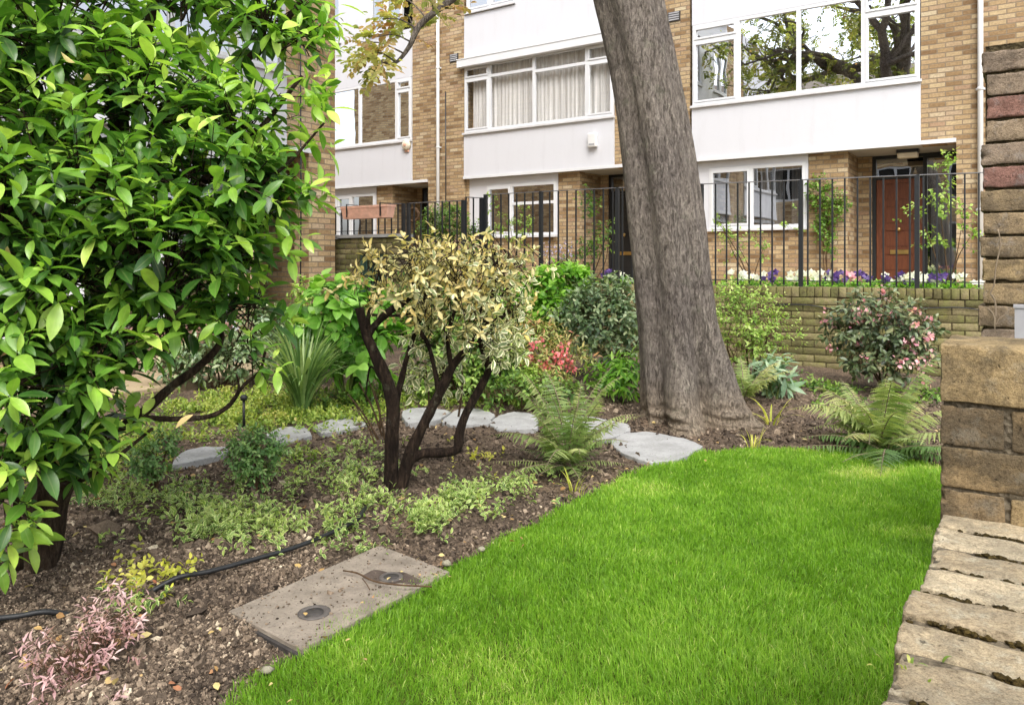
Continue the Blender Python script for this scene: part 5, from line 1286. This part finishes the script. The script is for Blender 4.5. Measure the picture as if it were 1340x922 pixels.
climber('rose_bush', 'sparse young rose bush before the ground floor window of the right house', (*aty(985, 350, 10)[:2], .75),
        [(aty(960,320,10), (.18,.15,.3)), (aty(1000,320,10), (.22,.15,.25)), (aty(1035,300,10.), (.12,.1,.3)), (aty(945,295,10), (.1,.1,.2))], 70, 'lf_light', .045)
climber('climbing_shrub', 'sparse tall leafy plant before the middle house black door', (*aty(775, 340, 10.0)[:2], .75),
        [(aty(772,270,10), (.14,.12,.32)), (aty(785,315,10), (.26,.14,.26)), (aty(765,330,10), (.24,.15,.2)), (aty(800,300,10.), (.1,.1,.15))], 120, 'lf_mid', .055)
climber('young_shrub', 'wispy yellow green shrub before the middle house ground floor window', (*aty(690, 340, 9.6)[:2], .75),
        [(aty(685,300,9.6), (.14,.12,.35)), (aty(660,300,9.6), (.2,.12,.22)), (aty(645,270,9.6), (.08,.08,.3))], 80, 'lf_light', .05)
climber('lilac_perennial', 'pale lilac flower spikes behind the railing below the middle house', (*aty(735, 350, 9.2)[:2], .75),
        [(aty(735,345,9.2), (.2,.12,.08))], 40, 'lf_mid', .06, tm=LT_lance, twig='twig_green')
o = bpy.data.objects['lilac_perennial']; off = np.array(o.location)
for x in (712,722,728,733,740,747):
    cc = (aty(x, 330, 9.2)-off)+RNG.normal(size=(26, 3))*np.array([.03, .03, .07]); m = MB(); m.inst(LT_petal, cc, frames(RNG.normal(size=cc.shape), RNG.normal(size=cc.shape)), .03, RNG.random(26)); m.build('flower_spike', M['lilac'], o)

# strap-leaved clump
def straps(name, label, base, n, L, w, mat, spread=.9, up=1.0, rb=0):
    T = thing(name, label, 'plant', (base[0], base[1], 0)); m = MB()
    for k in range(n):
        a = random.random()*6.283; l = L*random.uniform(.6, 1.15); out = spread*random.uniform(.3, 1); r0 = random.random()*.05
        t = np.linspace(0, 1, 9)[:, None]; d = np.array([math.cos(a), math.sin(a), 0])
        c = d*(r0 + l*out*t**1.4*.8) + np.array([0, 0, 1.])*(l*up*(t - .62*out*t**2.6)); s = np.array([-math.sin(a), math.cos(a), 0])*w*random.uniform(.7, 1.2)
        wd = np.sin(np.pi*np.clip(t*.75+.22, 0, 1))**.7*np.where(t > .98, .1, 1); V = np.stack([c + s*wd, c - s*wd], 1).reshape(-1, 3); i = np.arange(8)
        m.raw(V, [np.stack([2*i, 2*i+1, 2*i+3, 2*i+2], -1)], True, rnd=min(random.random()+rb, 1), edge=.5, tl=np.repeat(t[:, 0], 2))
    m.build('leaves', M[mat], T); return T
straps('strap_clump', 'arching clump of long dark green strap leaves left of the hydrangea', gnd(396, 540), 240, .82, .009, 'lf_strap')
straps('daffodil_clump', 'yellowing strap leaves flopped on soil right of the tree roots', gnd(1008, 556), 12, .36, .006, 'yellowish', 1.2, .7)
straps('grass_tuft', 'small pale grass tuft on the soil in front of the fern', gnd(752, 645), 14, .14, .003, 'yellowish', .9)
straps('grass_tuft', 'small pale grass tuft at the lawn edge below the tree roots', gnd(985, 588), 14, .16, .003, 'yellowish', 1.0)

# ferns
def fern(label, base, fronds, mat, pin=.10, seed=1, stalk='dry_stem'):
    rg = random.Random(seed); T = thing('fern', label, 'fern', (base[0], base[1], 0), group='ferns in the bed'); m = MB(); rc = MB()
    for (az_, L, rise, arch) in fronds:
        d = np.array([math.cos(az_), math.sin(az_), 0]); t = np.linspace(0, 1, 16)[:, None]; bend = np.array([-d[1], d[0], 0])*rg.uniform(-.3, .3)
        c = d*(L*(.25*t + (1-rise)*t**1.5)) + bend*L*t**2 + np.array([0, 0, 1.])*L*(rise*t - arch*t**2.4)
        rc.tube(c, np.linspace(.0045, .0012, 16), 5)
        n = 30; tt = np.linspace(.14, .985, n); P = np.stack([np.interp(tt, t[:, 0], c[:, k]) for k in range(3)], -1); Tn = nrm(np.gradient(P, axis=0))
        sd = nrm(np.cross(Tn, [0, 0, 1.])); up = np.cross(sd, Tn)
        ln = pin*L/.5*np.clip(np.sin(np.pi*(tt*.80+.19))**1.0, .06, 1)
        for s in (-1, 1):
            dd_ = nrm(sd*s + Tn*.18 - up*.18 + RNG.normal(scale=.12, size=(n, 3)))
            m.inst(LT_pinna, P, frames(dd_, up + RNG.normal(scale=.30, size=(n, 3))), ln*RNG.uniform(.75, 1.15, n), np.clip(rg.random()*.5 + .5*tt*.6 + RNG.normal(scale=.07, size=n) + .1, 0, 1))
    m.build('fronds', mat, T); rc.build('stalks', M[stalk], T); return T
def ring(n, L, rise, arch, a0=0, sp=6.283, jl=.28, rg=random.Random(3)):
    return [(a0 + sp*(k + rg.uniform(-.3, .3))/n, L*rg.uniform(1-jl, 1+jl), rise + rg.uniform(-.14, .12), arch + rg.uniform(-.10, .14)) for k in range(n)]
fern('lacy green fern with upright fronds in front of the stepping stones', gnd(742, 612), ring(13, .64, .90, .18, .2) + ring(13, .54, .64, .28, .4) + ring(10, .38, .35, .22, .4), M['lf_fern'], .075, 1)
fern('wide bronze green fern at the lawn edge beside the brick pier', gnd(1150, 588), ring(12, .68, .82, .26, .3) + ring(15, .70, .58, .30, .1) + ring(5, .42, .4, .2), M['lf_fern_warm'], .078, 2)
fern('low spreading dark green fern tucked under the bronze fern', gnd(1160, 596), ring(13, .50, .36, .28, .1), M['lf_fern_dark'], .10, 4)
fern('small pale fern between the tree trunk and the hellebore', gnd(975, 525), ring(11, .52, .78, .26), M['lf_fern_warm'], .08, 5)

# ground cover
def cover(name, label, spots, L, mat, tm, hgt=.05, thr=.0):
    m = MB()
    for (x, y, rx, ry, n) in spots:
        px = RNG.normal(x, rx*.5, n); py = RNG.normal(y, ry*.5, n); P = np.array([gnd(a, min(max(c, 505), 960)) for a, c in zip(px, py)]); P = P[~inpoly(P[:, :2], LAWN)]; n = len(P)
        cl = fbm(np.c_[P[:, :2]*6, np.zeros(n)], 2); k = cl + RNG.normal(scale=.2, size=n) > thr; P = P[k]; n = len(P)
        P[:, 2] = soil_h(P[:, 0], P[:, 1]) + .004
        a_, b_, c_, r_, tw = shoots(P, nrm(RNG.normal(size=(n, 3))*np.array([1, 1, .2]) + np.array([0, 0, .5])), hgt*1.2, 6, L, 80, 40, .05, .45, .5); r_ = np.clip(r_*.8 + .35*fbm(np.c_[a_[:, :2]*7, np.full(len(a_), 4.)], 2) + .08, 0, 1)
        m.inst(tm, a_, b_, c_, r_)
    o = m.build(name, M[mat]); tag(o, label, 'ground cover', kind='stuff')
cover('variegated_groundcover', 'low cream edged variegated ground cover trailing over the soil of the bed', [
    (330,690,130,36,230),(430,680,90,40,220),(520,670,60,26,110),(590,665,70,34,260),(640,650,50,20,80),(470,620,70,40,190),(680,635,50,22,90),(280,680,80,30,120),(250,655,90,30,110),(400,640,90,30,90),(560,690,60,16,60),(720,625,30,14,30),(430,585,60,22,80),(160,640,70,30,90),(120,660,60,40,60),(490,720,30,14,14),(180,790,40,14,16)], .029, 'lf_vinca', LT_med, .06, .05)
cover('yellow_groundcover', 'small yellowish creeping plants on the soil near the shrub stems', [(615,600,32,14,40),(330,640,20,8,8),(180,760,50,30,24),(640,610,30,10,14),(220,745,30,20,16)], .026, 'yellowish', LT_oval)
cover('weedy_grass', 'weedy low green growth either side of the stepping stones at left', [(300,552,130,16,620),(340,536,110,10,480),(300,524,110,14,620),(380,528,80,12,360),(480,515,90,12,260),(410,550,80,14,320),(200,575,90,22,260),(470,535,90,14,200),(140,600,70,26,160),(380,600,60,20,60),(560,525,90,10,160),(660,525,90,12,160),(60,600,70,40,160)], .034, 'weed', LT_med, .05, -.12)
cover('mixed_groundcover', 'mixed low greenery at the back of the bed under the shrubs', [(640,515,80,14,140),(720,510,60,12,90),(880,508,40,8,20),(960,515,30,8,30),(1080,520,60,14,40),(560,515,60,10,100),(440,530,60,10,120),(965,506,40,8,60),(1045,508,40,8,70),(1090,512,40,8,60),(1200,520,50,10,80),(900,515,30,6,20),(700,505,120,8,160),(600,505,120,8,160)], .05, 'lf_mid', LT_med, .09)

# pansies on the wall bed
def pansies(px, py, mat, nfl, label, w=12):
    base = aty(px, py+8, 8.95); base[2] = ZW - .055
    T = thing('pansy', label, 'flowers', tuple(base), group='pansies along the raised bed'); m = MB(); f = MB()
    n = 34; P = RNG.normal(size=(n, 3))*np.array([.07, .06, .02]) + np.array([0, 0, .04]); a_, b_, c_, r_, tw = shoots(P, nrm(RNG.normal(size=(n, 3)) + np.array([0, 0, 1.])), .06, 4, .045, 80, 40, .2, .4); m.inst(LT_oval, a_, b_, c_, r_)
    m.build('leaves', M['lf_bright'], T)
    for k in range(int(nfl*1.5)):
        c = np.array([random.gauss(0, .075), -.03 + random.gauss(0, .03), .15 + random.uniform(-.04, .05)]); fd = nrm(np.array([.1, -.85, .45]) + RNG.normal(scale=.25, size=3)); e1 = nrm(np.cross(fd, [0, 0, 1.])); e2 = np.cross(e1, fd)
        for q in range(5):
            a = 1.57 + q*1.2566; d = e1*math.cos(a) + e2*math.sin(a); f.inst(LT_petal, c[None], frames((d + fd*.15)[None], fd[None]), .046, np.array([random.random()]))
    f.build('flowers', mat, T)
PW, PP, PK = M['white_petal'], M['purple'], M['pk_rhodo']
for (x, y, mt, n, lab) in ((965,372,PW,4,'white pansies nearest the tree trunk on the raised bed'), (985,366,PW,5,'white pansies below the right house window, second from the tree'), (1020,358,PP,5,'purple pansies left of the middle thick railing post'),
    (1040,366,PW,4,'white pansies touching the middle thick railing post on its left'), (1056,362,PW,6,'white pansies just right of the middle thick railing post'), (1076,358,PW,5,'white pansies below the dark green climber'), (1092,360,PP,7,'deep purple pansies below the brick column'),
    (1108,364,PK,5,'pale pink pansies between two purple clumps'), (1130,362,PP,5,'purple pansies left of the wooden door'), (1155,366,PW,3,'few white pansies below the left edge of the wooden door'), (1178,362,PP,5,'purple pansies below the wooden door'), (1192,366,PW,6,'white pansies at the left of the right thick railing post'),
    (1212,366,PW,4,'white pansies at the right of the right thick railing post'), (1228,362,PP,6,'dark purple pansies below the curtained side light'), (1255,368,PW,4,'white pansies beside the white downpipe'), (802,350,PP,6,'purple pansies immediately left of the tree trunk'), (815,354,PW,3,'white pansies touching the tree trunk on its left')):
    pansies(x, y, mt, n, lab)
mbs = MB()
n = 500; s_ = RNG.uniform(.2, 6.6, n); P = np.c_[along(RW, s_), np.full(n, ZW-.05)]; P[:, 1] += RNG.uniform(.1, 1.1, n)
a_, b_, c_, r_, tw = shoots(P, nrm(RNG.normal(size=(n, 3)) + np.array([0, 0, 1.])), .08, 5, .045, 80, 40, .2, .4); mbs.inst(LT_oval, a_, b_, c_, r_)
tag(mbs.build('bedding_foliage', M['lf_bright']), 'low bright bedding foliage filling the raised bed behind the railing', 'ground cover', kind='stuff')
# little weed on the coping
straps('wall_weed', 'tiny pale weed growing from a joint in the low wall coping', gnd(1192, 866, .64), 12, .018, .0016, 'weed', 1.2).location[2] = .636
# pale stones on the soil
for x, y, lab in ((349, 882, 'small pale green pebble at the lawn edge below the drain cover'), (584, 741, 'small cream pebble at the far right corner of the drain cover'), (630, 722, 'small cream pebble at the lawn edge beyond the drain cover')):
    p = gnd(x, y); V0, F0 = ico(); m = MB(); m.raw(V0*(1+.12*RNG.normal(size=(12, 1)))*np.array([.02, .016, .011]), [F0], True)
    o = m.build('pebble', M['pebble']); o.location = (p[0], p[1], .012); tag(o, lab, 'pebble', 'pebbles')
